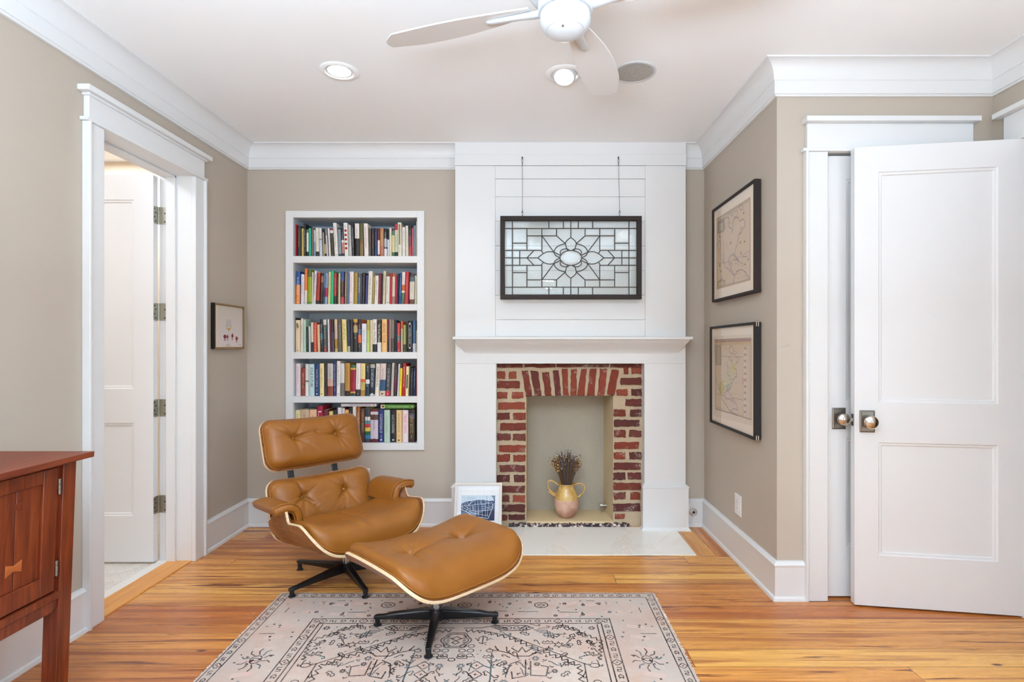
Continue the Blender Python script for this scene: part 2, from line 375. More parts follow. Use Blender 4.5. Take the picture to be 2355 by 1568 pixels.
for a, b in WINS: ws += [(a, b, YW-0.15, YW, 0, WZ0), (a, b, YW-0.15, YW, WZ1, HC)]
wall('wall_rear', ws)
for i, (a, b) in enumerate(WINS):
    w = thing('window_%d' % (i+1), loc=(a, YW, WZ0), label=None, cat=None); struct(w)
    f = MB(); t = 0.05
    f.box(a, a+t, YW-0.1, YW-0.04, WZ0, WZ1).box(b-t, b, YW-0.1, YW-0.04, WZ0, WZ1).box(a, b, YW-0.1, YW-0.04, WZ0, WZ0+t).box(a, b, YW-0.1, YW-0.04, WZ1-t, WZ1)
    f.box(a, b, YW-0.1, YW-0.04, (WZ0+WZ1)/2-0.025, (WZ0+WZ1)/2+0.025)
    f.build('window_frame', 'white', w, bevel=0.003)
    c = MB(); c.box(a-0.1, a, YW, YW+0.025, WZ0-0.1, WZ1+0.1).box(b, b+0.1, YW, YW+0.025, WZ0-0.1, WZ1+0.1).box(a-0.12, b+0.12, YW, YW+0.03, WZ1, WZ1+0.13).box(a-0.12, b+0.12, YW, YW+0.05, WZ0-0.03, WZ0)
    c.build('window_casing', 'white', w, bevel=0.003)
for i, (a, b) in enumerate(SWIN):
    w = struct(thing('window_%d' % (i+3), None, None, (XF, a, WZ0))); f = MB(); t = 0.05; xa, xb = XF+0.04, XF+0.10
    f.box(xa, xb, a, a+t, WZ0, WZ1).box(xa, xb, b-t, b, WZ0, WZ1).box(xa, xb, a, b, WZ0, WZ0+t).box(xa, xb, a, b, WZ1-t, WZ1).box(xa, xb, a, b, (WZ0+WZ1)/2-0.025, (WZ0+WZ1)/2+0.025)
    f.build('window_frame', 'white', w, bevel=0.003)
    c = MB(); c.box(XF-0.025, XF, a-0.1, a, WZ0-0.1, WZ1+0.1).box(XF-0.025, XF, b, b+0.1, WZ0-0.1, WZ1+0.1).box(XF-0.03, XF, a-0.12, b+0.12, WZ1, WZ1+0.13).box(XF-0.05, XF, a-0.12, b+0.12, WZ0-0.03, WZ0)
    c.build('window_casing', 'white', w, bevel=0.003)

# ---- mouldings swept along the walls, mitred at the corners
def sweep(path, prof, names, m='white', kind='structure', smooth=True):
    P = [Vector((x, y)) for x, y in path]; n = len(P); nr = []
    for i in range(n-1):
        t = (P[i+1]-P[i]).normalized(); nr.append(Vector((t.y, -t.x)))
    mt = []
    for i in range(n):
        if i == 0: mt.append(nr[0])
        elif i == n-1: mt.append(nr[-1])
        else: mt.append((nr[i-1]+nr[i])/(1+nr[i-1].dot(nr[i])))
    out = []
    for i in range(n-1):
        rs = [[Vector((*(P[k]+mt[k]*o), z)) for o, z in prof] for k in (i, i+1)]
        o = MB().rings(rs).build(names[i], m, smooth=smooth, angle=25)
        o['kind'] = kind; out.append(o)
    return out
zc = HC
crown = [(0.0, 2.538), (0.012, 2.538), (0.015, 2.543), (0.015, 2.546), (0.021, 2.549), (0.021, 2.612), (0.024, 2.614)]
for k in range(9):
    a = k/8*pi/2; crown.append((0.026+0.060*(1-cos(a)), 2.616+0.082*sin(a)))
crown += [(0.089, 2.700), (0.089, zc), (0.0, zc)]
sweep([(XL, YW), (XL, YB), (BX0-0.001, YB)], crown, ['trim_1', 'trim_2'])
sweep([(BX1+0.001, YB), (XR, YB), (XR, YR), (XF, YR), (XF, YW)], crown, ['trim_3', 'trim_4', 'trim_5', 'trim_6'])
base = [(0.0, 0.0), (0.030, 0.0), (0.030, 0.006), (0.026, 0.016), (0.018, 0.021), (0.017, 0.168), (0.0175, 0.172), (0.022, 0.174), (0.022, 0.180), (0.016, 0.187), (0.010, 0.193), (0.0, 0.196)]
sweep([(XL, YW), (XL, DY0-0.09)], base, ['baseboard_left'])
sweep([(XL, DY1+0.092), (XL, YB), (BX0-0.03, YB)], base, ['baseboard_left_corner', 'baseboard_back'])
sweep([(BX1+0.02, YB), (XR, YB), (XR, YR), (CX0-0.112, YR)], base, ['baseboard_back_right', 'baseboard_right', 'baseboard_closet'])
sweep([(CX1+0.112, YR), (XF, YR), (XF, EY1+0.112)], base, ['baseboard_closet_right', 'baseboard_far_right'])

# ---- doorways
def panel_door(p0, p1, z0, z1, t, panels, name, parent, edge_out=0.0, m='whitedoor'):
    """leaf from p0 (x, y) to p1, its visible face on the line p0-p1, thickness t away from the camera side;
    panels: (s0, s1, z0, z1) recesses along the leaf"""
    a = Vector((*p0, 0)); u = (Vector((*p1, 0))-a); L = u.length; u.normalize(); n = Vector((-u.y, u.x, 0))     # n points behind the face
    Q = lambda s, d, z: a+u*s+n*d+Vector((0, 0, z))
    w = MB()
    def blk(s0, s1, zz0, zz1, d0=0.0, d1=t):
        w.hexa([Q(s0, d0, zz0), Q(s1, d0, zz0), Q(s1, d1, zz0), Q(s0, d1, zz0)], [Q(s0, d0, zz1), Q(s1, d0, zz1), Q(s1, d1, zz1), Q(s0, d1, zz1)])
    ps = sorted(panels, key=lambda p: p[2]); s0, s1 = ps[0][0], ps[0][1]
    blk(0, s0, z0, z1); blk(s1, L, z0, z1); zz = z0
    for p in ps: blk(s0, s1, zz, p[2]); zz = p[3]
    blk(s0, s1, zz, z1)
    leaf = w.build(name, m, parent)
    for (q0, q1, za, zb) in ps:
        w = MB()
        # stepped moulding then flat field
        def ring(i0, d0, i1, d1):
            o = [Q(q0+i0, d0, za+i0), Q(q1-i0, d0, za+i0), Q(q1-i0, d0, zb-i0), Q(q0+i0, d0, zb-i0)]
            i = [Q(q0+i1, d1, za+i1), Q(q1-i1, d1, za+i1), Q(q1-i1, d1, zb-i1), Q(q0+i1, d1, zb-i1)]
            w.rings([o, i], True, False)
        ring(0, 0.0005, 0.004, 0.005); ring(0.004, 0.005, 0.014, 0.006); ring(0.014, 0.006, 0.018, 0.012)
        w.poly([Q(q0+0.018, 0.012, za+0.018), Q(q1-0.018, 0.012, za+0.018), Q(q1-0.018, 0.012, zb-0.018), Q(q0+0.018, 0.012, zb-0.018)])
        w.poly([Q(q0, t-0.008, za), Q(q1, t-0.008, za), Q(q1, t-0.008, zb), Q(q0, t-0.008, zb)])
        w.build('door_panel', m, parent, smooth=False)
    return leaf, Q
def knob_set(Q, s, z, parent, out=0.062, r=0.033, side=-1, pw=0.034, ph=0.054):
    "rose plate with a faceted-looking turned knob; side -1: towards the camera"
    c = Q(s, 0, z); n = (Q(s, 1, z)-c)*side; u = (Q(s+1, 0, z)-c); zz = Vector((0, 0, 1))
    pl = MB(); q = lambda a, b, d: c+u*a+zz*b+n*d
    rr = lambda k, d: [q(-pw+k, -ph+k, d), q(pw-k, -ph+k, d), q(pw-k, ph-k, d), q(-pw+k, ph-k, d)]
    pl.rings([rr(0, 0.0), rr(0, 0.004), rr(0.006, 0.0075), rr(0.0075, 0.0065), rr(0.008, 0.0095)])
    plate = pl.build('rose_plate', 'nickel', parent, smooth=False, bevel=0.0006)
    k = MB(); ax = (u, zz, n)
    prof = [(0.0125, 0.006), (0.011, 0.02), (0.010, 0.027), (0.014, 0.029), (0.022, 0.031), (r*0.9, out*0.6), (r, out*0.72), (r*0.985, out*0.82), (r*0.93, out*0.86), (r*0.90, out*0.855), (r*0.5, out*0.97), (0.0, out)]
    k.lathe(prof, c, 32, ax); k.build('door_knob', 'knobmetal', parent, angle=28)
def casing(parent, boxes, name='door_casing'):
    w = MB()
    for b in boxes: w.box(*b)
    return w.build(name, 'white', parent, bevel=0.0025)

# doorway to the bathroom, its leaf swung into the bathroom
d1 = struct(thing('door_1', None, None, (XL, DY0, 0)))
xo = XL+0.026
casing(d1, [(XL, xo, DY0-0.088, DY0, 0, DH), (XL, xo+0.012, DY0-0.098, DY0-0.084, 0, DH)], 'door_casing')
casing(d1, [(XL, xo, DY1, DY1+0.088, 0, DH), (XL, xo+0.012, DY1+0.084, DY1+0.098, 0, DH)], 'door_casing')
casing(d1, [(XL, xo+0.010, DY0-0.112, DY1+0.112, DH, DH+0.016), (XL, xo, DY0-0.09, DY1+0.09, DH+0.016, DH+0.128), (XL, xo+0.012, DY0-0.10, DY1+0.10, DH+0.116, DH+0.128), (XL, XL+0.055, DY0-0.125, DY1+0.125, DH+0.128, DH+0.154)], 'door_head')
casing(d1, [(XL-0.19, XL+0.002, DY0-0.02, DY0, 0, DH+0.02), (XL-0.19, XL+0.002, DY1, DY1+0.02, 0, DH+0.02), (XL-0.19, XL+0.002, DY0, DY1, DH, DH+0.02),
            (XL-0.145, XL-0.09, DY1-0.013, DY1, 0, DH), (XL-0.145, XL-0.09, DY0, DY0+0.013, 0, DH), (XL-0.145, XL-0.09, DY0, DY1, DH-0.013, DH)], 'door_jamb')
hx = XL-0.196
sl = 0.116
lf, Q1 = panel_door((hx-0.70, 3.190), (hx, 3.190), 0.014, 2.284, 0.038, [(0.116, 0.70-sl, 0.284, 0.83), (0.116, 0.70-sl, 1.03, 2.14)], 'door_leaf', d1)
for y in (495, 717, 938, 1160):
    z = wz(y, 3.22); h = MB()
    def hl(c, u, n, w=0.042, hh=0.051, r=0.012):
        pts = []
        for (sx, sz) in ((1, -1), (1, 1)):
            for k in range(5):
                a = (-pi/2 if sz < 0 else 0)+k/4*pi/2
                pts.append(c+u*(w-r+r*cos(a))+Vector((0, 0, sz*(hh-r)+r*sin(a))))
        pts = [c+Vector((0, 0, -hh))]+pts+[c+Vector((0, 0, hh))]
        h.extrude(pts, n*0.0025)
    hp = Vector((hx+0.004, 3.2315, z))
    hl(Vector((hx, 3.228, z)), Vector((0.0, -1, 0)), Vector((1, 0, 0)), 0.036)
    hl(Vector((hx+0.010, DY1, z)), Vector((1, 0, 0)), Vector((0, -1, 0)), 0.050)
    for k in range(5): h.lathe([(0.0058, -0.051+k*0.0206), (0.0058, -0.051+k*0.0206+0.0196)], hp, 12)
    hg = h.build('hinge', 'hinge', d1, angle=40)
    s = MB()
    for k, (dx, dz) in enumerate(((0.03, -0.036), (0.042, -0.012), (0.03, 0.014), (0.042, 0.036))):
        s.lathe([(0.0042, -0.0005), (0.0042, 0.0012), (0.0, 0.0006)], Vector((hx+0.010+dx, DY1-0.0026, z+dz)), 10, (Vector((1, 0, 0)), Vector((0, 0, 1)), Vector((0, -1, 0))))
        s.lathe([(0.0042, -0.0005), (0.0042, 0.0012), (0.0, 0.0006)], Vector((hx+0.0026, 3.228-dx*0.7, z+dz)), 10, 'x')
    s.build('hinge_screws', 'iron', hg)
s = B(XL-0.137, XL+0.004, DY0, DY1, -0.02, 0.006).build('door_threshold', 'saddle', d1, bevel=0.003)
struct(B(XL-0.195, XL-0.137, DY0-0.02, DY1+0.02, -0.02, 0.005).build('trim_7', 'marble', bevel=0.002))
struct(B(-4.0, XL-0.19, 1.2, 4.3, -0.1, 0.002).build('floor_bathroom', 'tile'))
wall('wall_bathroom', [(-4.1, -4.0, 1.2, 4.3, 0, HC), (-4.0, XL-0.19, 4.2, 4.3, 0, HC), (-4.0, XL-0.19, 1.2, 1.3, 0, HC)], 'bath')

# closet door, shut, in the return wall
d2 = struct(thing('door_2', None, None, (CX0, YR, 0)))
yo = YR-0.024
casing(d2, [(CX0-0.108, CX0-0.004, yo, YR, 0, CH), (CX0-0.118, CX0-0.104, yo-0.010, YR, 0, CH)], 'door_casing')
casing(d2, [(CX1+0.004, CX1+0.108, yo, YR, 0, CH), (CX1+0.104, CX1+0.118, yo-0.010, YR, 0, CH)], 'door_casing')
casing(d2, [(CX0-0.132, CX1+0.132, yo-0.010, YR, CH, CH+0.016), (CX0-0.108, CX1+0.108, yo, YR, CH+0.016, CH+0.142), (CX0-0.125, CX1+0.125, YR-0.055, YR, CH+0.142, CH+0.168)], 'door_head')
casing(d2, [(CX0-0.02, CX0-0.004, YR-0.002, YR+0.11, 0, CH+0.004), (CX1+0.004, CX1+0.02, YR-0.002, YR+0.11, 0, CH+0.004), (CX0-0.02, CX1+0.02, YR-0.002, YR+0.11, CH+0.004, CH+0.02)], 'door_jamb')
lf, Q2 = panel_door((CX0, YR+0.012), (CX1, YR+0.012), 0.010, CH-0.010, 0.04, [(0.107, CX1-CX0-0.107, 0.258, 0.81), (0.107, CX1-CX0-0.107, 1.005, 2.13)], 'door_leaf', d2)
knob_set(Q2, 1.581-CX0, wz(962.5, YR), d2, r=0.031)
B(CX0-0.02, CX1+0.02, YR+0.06, YR+0.09, 0.0, CH).build('closet_shade_sheet', 'blackgap', d2)  # black sheet standing in for the shade inside the closet
# hall door standing open in front of it
d3 = struct(thing('door_3', None, None, (XF, EY1, 0)))
PA, PB = (1.607, 2.670), (2.347, 2.553)
LL = (Vector(PB)-Vector(PA)).length
lf, Q3 = panel_door(PA, PB, 0.010, 2.255, 0.044, [(0.108, LL*0.839, 0.258, 0.81), (0.108, LL*0.839, 1.005, 2.13)], 'door_leaf', d3)
knob_set(Q3, 0.056, wz(968.5, 2.66), d3, r=0.0325)
knob_set(Q3, 0.056, wz(968.5, 2.66), d3, r=0.0325, side=1) if False else None
lp = MB(); q = lambda d, z: Q3(-0.0012, d, z)
zk = wz(965, 2.69)
lp.rings([[q(0.010, zk-0.029), q(0.034, zk-0.029), q(0.034, zk+0.029), q(0.010, zk+0.029)], [Q3(0.001, 0.010, zk-0.029), Q3(0.001, 0.034, zk-0.029), Q3(0.001, 0.034, zk+0.029), Q3(0.001, 0.010, zk+0.029)]])
lp.rings([[Q3(-0.011, 0.016, zk-0.008), Q3(-0.004, 0.030, zk-0.008), Q3(-0.004, 0.030, zk+0.008), Q3(-0.011, 0.016, zk+0.008)], [Q3(0.001, 0.014, zk-0.008), Q3(0.001, 0.030, zk-0.008), Q3(0.001, 0.030, zk+0.008), Q3(0.001, 0.014, zk+0.008)]])
lp.build('latch_plate', 'nickel', d3, smooth=False)
xo3 = XF-0.024
casing(d3, [(xo3, XF, EY1+0.004, EY1+0.108, 0, CH)], 'door_casing'); casing(d3, [(xo3, XF, EY0-0.108, EY0-0.004, 0, CH)], 'door_casing')
casing(d3, [(xo3-0.010, XF, EY0-0.132, EY1+0.122, CH, CH+0.016), (xo3, XF, EY0-0.108, EY1+0.108, CH+0.016, CH+0.142), (XF-0.058, XF, EY0-0.125, EY1+0.136, CH+0.142, CH+0.168)], 'door_head')

# ================================================================ chimney breast
fp = thing('fireplace_surround', 'white painted fireplace surround with mantel shelf and shiplap panel above', 'fireplace', ((BX0+BX1)/2, YF, 0))
def X(px): return wx(px, YF)
def Z(py): return wz(py, YF)
B(BX0+0.012, BX1-0.012, YF+0.03, YB-0.001, Z(836), HC-0.001).build('chimney_core', 'white', fp)
B(X(1047), X(1577), YF, YF+0.07, Z(836), Z(776)).build('frieze_panel', 'white', fp, bevel=0.002)
for (x0, x1, q0, q1) in ((1047, 1141, 1038.5, 1150), (1482, 1577, 1479, 1584)):
    p = B(X(x0), X(x1), YF, YB-0.001, 0, Z(836)).build('pilaster', 'white', fp, bevel=0.002)
    w = MB(); a, b = wx(q0, 3.765), wx(q1, 3.765); zt = wz(1119, 3.765); yp = 3.768
    w.box(a, b, yp, YF+0.03, 0, zt-0.012)
    w.rings([[(a, yp, zt-0.012), (b, yp, zt-0.012), (b, YF+0.02, zt-0.012), (a, YF+0.02, zt-0.012)], [(a-0.004, yp-0.004, zt-0.010), (b+0.004, yp-0.004, zt-0.010), (b+0.004, YF+0.02, zt-0.010), (a-0.004, YF+0.02, zt-0.010)],
             [(a-0.004, yp-0.004, zt-0.003), (b+0.004, yp-0.004, zt-0.003), (b+0.004, YF+0.02, zt-0.003), (a-0.004, YF+0.02, zt-0.003)], [(a+0.010, YF+0.001, zt+0.012), (b-0.012, YF+0.001, zt+0.012), (b-0.012, YF+0.02, zt+0.012), (a+0.010, YF+0.02, zt+0.012)]])
    w.rings([[(a-0.012, yp-0.012, 0), (b+0.014, yp-0.012, 0), (b+0.014, YF+0.03, 0), (a-0.012, YF+0.03, 0)], [(a-0.012, yp-0.012, 0.006), (b+0.014, yp-0.012, 0.006), (b+0.014, YF+0.03, 0.006), (a-0.012, YF+0.03, 0.006)], [(a-0.0, yp-0.0005, 0.024), (b, yp-0.0005, 0.024), (b, YF+0.03, 0.024), (a, YF+0.03, 0.024)]])
    w.build('plinth', 'white', p, angle=30)
B(X(1047), X(1139), YF, YF+0.035, Z(774), Z(381)).build('panel_stile', 'white', fp, bevel=0.001)
B(X(1484), X(1577), YF, YF+0.035, Z(774), Z(381)).build('panel_stile', 'white', fp, bevel=0.001)
B(X(1047), X(1139)+0.05, YF+0.014, YF+0.034, Z(774), Z(381)).build('panel_backing', 'white', fp)
ys = [381, 411, 452, 508.5, 565, 621.8, 678.5, 735, 774]
for a, b in zip(ys, ys[1:]):
    y0 = YF+0.004 if a > 381 else YF
    B(X(1139)+0.0005, X(1484)-0.0005, y0, YF+0.03, Z(b)+0.0008, Z(a)-0.0008).build('shiplap_board', 'white', fp, bevel=0.0012)
B(X(1046), X(1578), YF-0.004, YF+0.05, Z(380.5), Z(355.5)+0.0005).build('header_board', 'white', fp, bevel=0.001)
B(X(1046)+0.001, X(1578)-0.001, YF-0.001, YF+0.05, Z(355), HC-0.0005).build('header_board', 'white', fp, bevel=0.001)
ysh = YF-0.10
sh = B(wx(1041, ysh), wx(1594, ysh), ysh, YF+0.02, wz(780.5, ysh), wz(774, ysh)).build('mantel_shelf', 'white', fp, bevel=0.002)
w = MB(); rs = []
zt, zb = wz(780.6, ysh), Z(813)
for k in range(10):
    t = k/9; o = 1-sin(t*pi/2)**0.8 if k else 1.0
    yy = YF-0.0005-0.090*(1-t)**1.6
    a = X(1070)+(wx(1047, ysh+0.01)-X(1070))*(1-t)**1.6; b = X(1560)+(wx(1587, ysh+0.01)-X(1560))*(1-t)**1.6
    z = zt+(zb-zt)*(t**0.75)
    rs.append([(a, yy, z), (b, yy, z), (b, YF+0.01, z), (a, YF+0.01, z)])
w.rings(rs).build('bed_moulding', 'white', sh, angle=25)

# brick facing with the opening
YK = 3.848
bf = thing('brick_fireplace', 'old red brick fireplace face with plastered firebox under soldier course lintel', 'fireplace', (0.3, YK, 0))
def KC(cx, cy): return 1030+cx/3.2, 800+cy/3.2
def K(cx, cy, d=YK):
    px, py = KC(cx, cy); return Vector((max(X(1141)+0.005, min(X(1482)-0.005, wx(px, d))), d, min(Z(836)-0.005, wz(py, d))))
fxa, fxb, fzt = K(577, 0).x, K(1218, 0).x, K(0, 352).z
bx0, bx1, bzt = X(1141)+0.0008, X(1482)-0.0008, Z(836)-0.0006
mo = MB(); yb = YK+0.012
def slab(x0, x1, z0, z1, n=26):
    nu = max(2, int((x1-x0)/0.02)); nv = max(2, int((z1-z0)/0.02)); vs = []; fs = []
    for i in range(nu+1):
        for j in range(nv+1):
            e = i in (0, nu) or j in (0, nv)
            vs.append((x0+(x1-x0)*i/nu, yb+(0 if e else R.uniform(-0.004, 0.003)), z0+(z1-z0)*j/nv))
    for i in range(nu):
        for j in range(nv):
            a = i*(nv+1)+j; fs.append((a, a+nv+1, a+nv+2, a+1))
    mo.add(vs, fs)
slab(bx0, fxa, 0.0, bzt); slab(fxb, bx1, 0.0, bzt); slab(fxa, fxb, fzt, bzt)
mo.box(fxa-0.012, fxa, yb, yb+0.05, 0, fzt); mo.box(fxb, fxb+0.012, yb, yb+0.05, 0, fzt); mo.box(fxa, fxb, yb, yb+0.1, fzt, fzt+0.02)
mo.build('mortar_bed', 'mortar', bf, smooth=True)
bk = MB()
BR = [(142, 66, 50), (150, 72, 54), (128, 62, 50), (112, 58, 52), (98, 54, 50), (156, 78, 58), (120, 66, 58)]
def brick(quad, col=None, out=0.012):
    "quad in crop coordinates; rough rounded block standing out of the mortar"
    p = [K(*q) for q in quad]; bk.col = col or R.choice(BR)
    o = []; N = 7
    for i in range(4):
        a, b = p[i], p[(i+1) % 4]
        for k in range(N):
            t = k/N; q = a.lerp(b, t)
            o.append(q+Vector((R.uniform(-1, 1)*0.0030, 0, R.uniform(-1, 1)*0.0030)))
    c = sum(o, Vector())/len(o)
    def rg(f, y):
        return [Vector((c.x+(q.x-c.x)*f+(0 if f > 0.99 else R.uniform(-1, 1)*0.0008), y+R.uniform(-1, 1)*0.0008, c.z+(q.z-c.z)*f)) for q in o]
    w = max(abs(q.z-c.z) for q in o)
    def inset(dd, y):
        r = []
        for q in o:
            v = q-c; L = max(v.length, 1e-6); r.append(Vector((q.x-v.x/L*dd, y+R.uniform(-1, 1)*0.001, q.z-v.z/L*dd)))
        return r
    bk.rings([inset(0, yb+0.006), inset(0, YK+0.004), inset(0.0028, YK), inset(0.0075, YK-0.0005)], True, True)
def hb(x0, x1, yc, h=50, col=None):
    j = lambda: R.uniform(-3, 3)
    brick([(x0, yc-h/2+j()), (x1, yc-h/2+j()), (x1+j(), yc+h/2+j()), (x0+j(), yc+h/2+j())][::-1], col)
LB = [(200, [(357, 422), (450, 503)]), (270, [(357, 528)]), (348, [(357, 437), (470, 552)]), (427, [(370, 566)]), (505, [(357, 455), (480, 572)]), (582, [(385, 573)]), (657, [(357, 460), (480, 573)]), (741, [(375, 571)]), (812, [(357, 457), (482, 571)]), (891, [(380, 568)]),
      (963, [(357, 455), (487, 567)]), (1041, [(372, 566)]), (1111, [(357, 452), (480, 566)]), (1181, [(357, 566)]), (1247, [(357, 437), (450, 566)])]
RBk = [(168, [(1295, 1330), (1352, 1425)]), (245, [(1272, 1425)]), (327, [(1243, 1322), (1352, 1425)]), (403, [(1310, 1425)]), (480, [(1224, 1308), (1342, 1425)]), (554, [(1225, 1411)]), (632, [(1224, 1308), (1337, 1425)]), (720, [(1226, 1407)]), (795, [(1223, 1307), (1337, 1425)]),
       (873, [(1225, 1420)]), (945, [(1220, 1308), (1325, 1422)]), (1021, [(1220, 1422)]), (1091, [(1220, 1308), (1345, 1415)]), (1174, [(1219, 1415)]), (1240, [(1232, 1302)])]
for y, xs in LB:
    for a, b in xs: hb(a, b, y, 50 if y < 1200 else 40)
for y, xs in RBk:
    for a, b in xs: hb(a, b, y, 50 if y < 1200 else 32)
for a, b in ((357, 550), (565, 790), (800, 1185), (1198, 1425)): hb(a, b, 130, 26, (120, 60, 48))
for q in [((545, 170), (588, 168), (622, 355), (575, 358)), ((608, 165), (664, 172), (690, 352), (640, 354)), ((693, 182), (748, 178), (764, 352), (718, 352)), ((772, 166), (815, 165), (835, 350), (793, 352)), ((838, 155), (880, 155), (890, 349), (850, 349)),
          ((908, 160), (948, 158), (946, 350), (903, 350)), ((983, 155), (1022, 155), (1006, 352), (954, 352)), ((1048, 155), (1096, 155), (1076, 352), (1023, 352)), ((1122, 155), (1176, 155), (1152, 350), (1102, 350)), ((1203, 160), (1259, 163), (1228, 346), (1173, 346))]:
    brick(list(q)[::-1], R.choice(BR[:4]))
bk.col = None
bk.build('brick_courses', 'brick', bf, angle=50)
# firebox: plastered cheeks, back and floor
YZ = 4.12; zf = 0.041
cx1 = wx(1388, YZ); cx0 = 0.004
w = MB(); T = 0.02
w.add([(cx0, YZ, zf-0.04), (cx1, YZ, zf-0.04), (cx1, YZ, fzt+0.03), (cx0, YZ, fzt+0.03)], [(0, 1, 2, 3)])
w.mi = 1
w.add([(fxa, yb, 0), (cx0, YZ, 0), (cx0, YZ, fzt+0.03), (fxa, yb, fzt+0.03)], [(0, 1, 2, 3)]); w.add([(fxb, yb, 0), (cx1, YZ, 0), (cx1, YZ, fzt+0.03), (fxb, yb, fzt+0.03)], [(0, 1, 2, 3)])
w.mi = 0; w.box(fxa-0.05, fxb+0.05, yb+0.09, YZ+0.02, fzt+0.02, fzt+0.06)
w.build('firebox_lining', ['parge', 'parge2'], bf, fix=True)
pl = [(fxa, yb-0.008, zf), (fxb, yb-0.008, zf), (cx1+0.02, YZ+0.01, zf), (cx0-0.02, YZ+0.01, zf)]
MB().rings([[(x, y, zf-0.035) for x, y, z in pl], pl]).build('firebox_floor', 'sand', bf, bevel=0.003)
w = MB(); n = 60; xa, xb = K(450, 0).x, K(1335, 0).x; rs = []
for i in range(n+1):
    x = xa+(xb-xa)*i/n; h = 0.012+R.uniform(-0.006, 0.012); y0 = YK-0.006+R.uniform(-0.004, 0.004)
    rs.append([(x, y0, 0.001), (x, y0-0.002, 0.006+h), (x, y0+0.012, 0.022+h*0.5), (x, y0+0.02, 0.001)])
w.rings(rs).build('broken_sill', 'soot', bf, angle=80)
gp = MB(); pc = Vector((wx(1384, 4.03), 4.03, wz(1162, 4.03)))
gp.lathe([(0.011, 0), (0.011, 0.05)], pc, 14, 'x').lathe([(0.015, -0.012), (0.015, 0.006)], pc, 6, 'x').lathe([(0.018, 0.052), (0.018, 0.062)], pc, 14, 'x')
tag(gp.build('gas_pipe', 'hinge', origin=pc), 'short capped gas pipe stub inside the firebox beside the vase', 'pipe')
h0, h1 = wx(1602, 3.327), -0.43
tag(B(h1, h0, 3.327, YK-0.004, -0.02, 0.004).build('hearth_slab', 'hearth', bevel=0.002, origin=(0.3, 3.5, 0)), 'cream marble hearth slab set in the floor before the fireplace', 'hearth')
# ================================================================ leaded glass panel hung over the mantel
YG = 3.735
def SG(cx, cy, d=YG): return Vector((wx(1040+cx/3.2, d), d, wz(310+cy/3.2, d)))
sg = thing('leaded_glass_panel', 'clear leaded glass panel in dark wood frame hung on wires over the mantel', 'stained glass', SG(873, 905))
a, b = SG(354, 600), SG(1392, 1210); i0, i1 = SG(386, 632), SG(1359, 1178)
w = MB(); y0, y1 = YG-0.016, YG+0.022
w.box(a.x, b.x, y0, y1, i0.z, a.z).box(a.x, b.x, y0, y1, b.z, i1.z).box(a.x, i0.x, y0, y1, i1.z, i0.z).box(i1.x, b.x, y0, y1, i1.z, i0.z)
w.build('panel_frame', 'darkframe', sg, bevel=0.002)
MB().poly([(i0.x, YG, i1.z), (i1.x, YG, i1.z), (i1.x, YG, i0.z), (i0.x, YG, i0.z)]).build('glass_sheet', 'leaded', sg, smooth=False)
cm = MB(); fc = MB()
def L(*pts, r=0.0034, closed=False):
    P = [SG(*p) for p in pts]
    cm.tube(P, r, 6, closed)
def mirror(pts):
    "the same line in all four quarters"
    out = []
    for sx in (1, -1):
        for sy in (1, -1): out.append([(873+(x-873)*sx, 905+(y-905)*sy) for x, y in pts])
    return out
def L4(*pts, r=0.0034):
    seen = set()
    for q in mirror(pts):
        k = tuple(sorted((round(x), round(y)) for x, y in q))
        if k not in seen: seen.add(k); L(*q, r=r)
def bez(p0, p1, p2, p3, n=10):
    return [tuple((1-t)**3*p0[i]+3*t*(1-t)**2*p1[i]+3*t*t*(1-t)*p2[i]+t**3*p3[i] for i in (0, 1)) for t in [k/n for k in range(n+1)]]
L((388, 634), (1358, 634), (1358, 1177), (388, 1177), r=0.003, closed=True)
for x in (443, 1301): L((x, 634), (x, 1177))
for y in (689, 1121): L((388, y), (1358, y))
for x in (712, 818, 873): L4((x, 634), (x, 689))
for y in (850, 905): L4((388, y), (443, y))
L4((550, 689), (550, 850)); L4((443, 797), (550, 797)); L4((550, 743), (768, 743)); L4((660, 689), (660, 850)); L4((443, 850), (660, 850)); L4((768, 689), (768, 743)); L4((768, 743), (835, 802)); L4((660, 743), (748, 862)); L4((873, 689), (873, 755))
L4((443, 905), (630, 905)); L4((600, 852), (550, 905)); L4((497, 850), (497, 905)); L4((600, 852), (660, 852)) if False else None; L4((655, 850), (668, 870))
L(*[(873+80*cos(t*2*pi/28), 905+55*sin(t*2*pi/28)) for t in range(28)], closed=True)
L4(*bez((630, 905), (672, 868), (700, 850), (748, 864))); L4(*bez((748, 864), (770, 872), (782, 880), (798, 888)))
L4(*bez((873, 755), (850, 772), (835, 782), (833, 800))); L4(*bez((833, 800), (836, 822), (842, 836), (850, 853)))
L4(*bez((835, 802), (790, 806), (752, 828), (750, 862))); L4(*bez((750, 862), (752, 885), (770, 896), (792, 902)))
L4(*bez((862, 850), (852, 832), (800, 836), (795, 862), 10)); L4(*bez((795, 862), (794, 874), (798, 880), (806, 884)))
cm.build('lead_came', 'came', sg, angle=60)
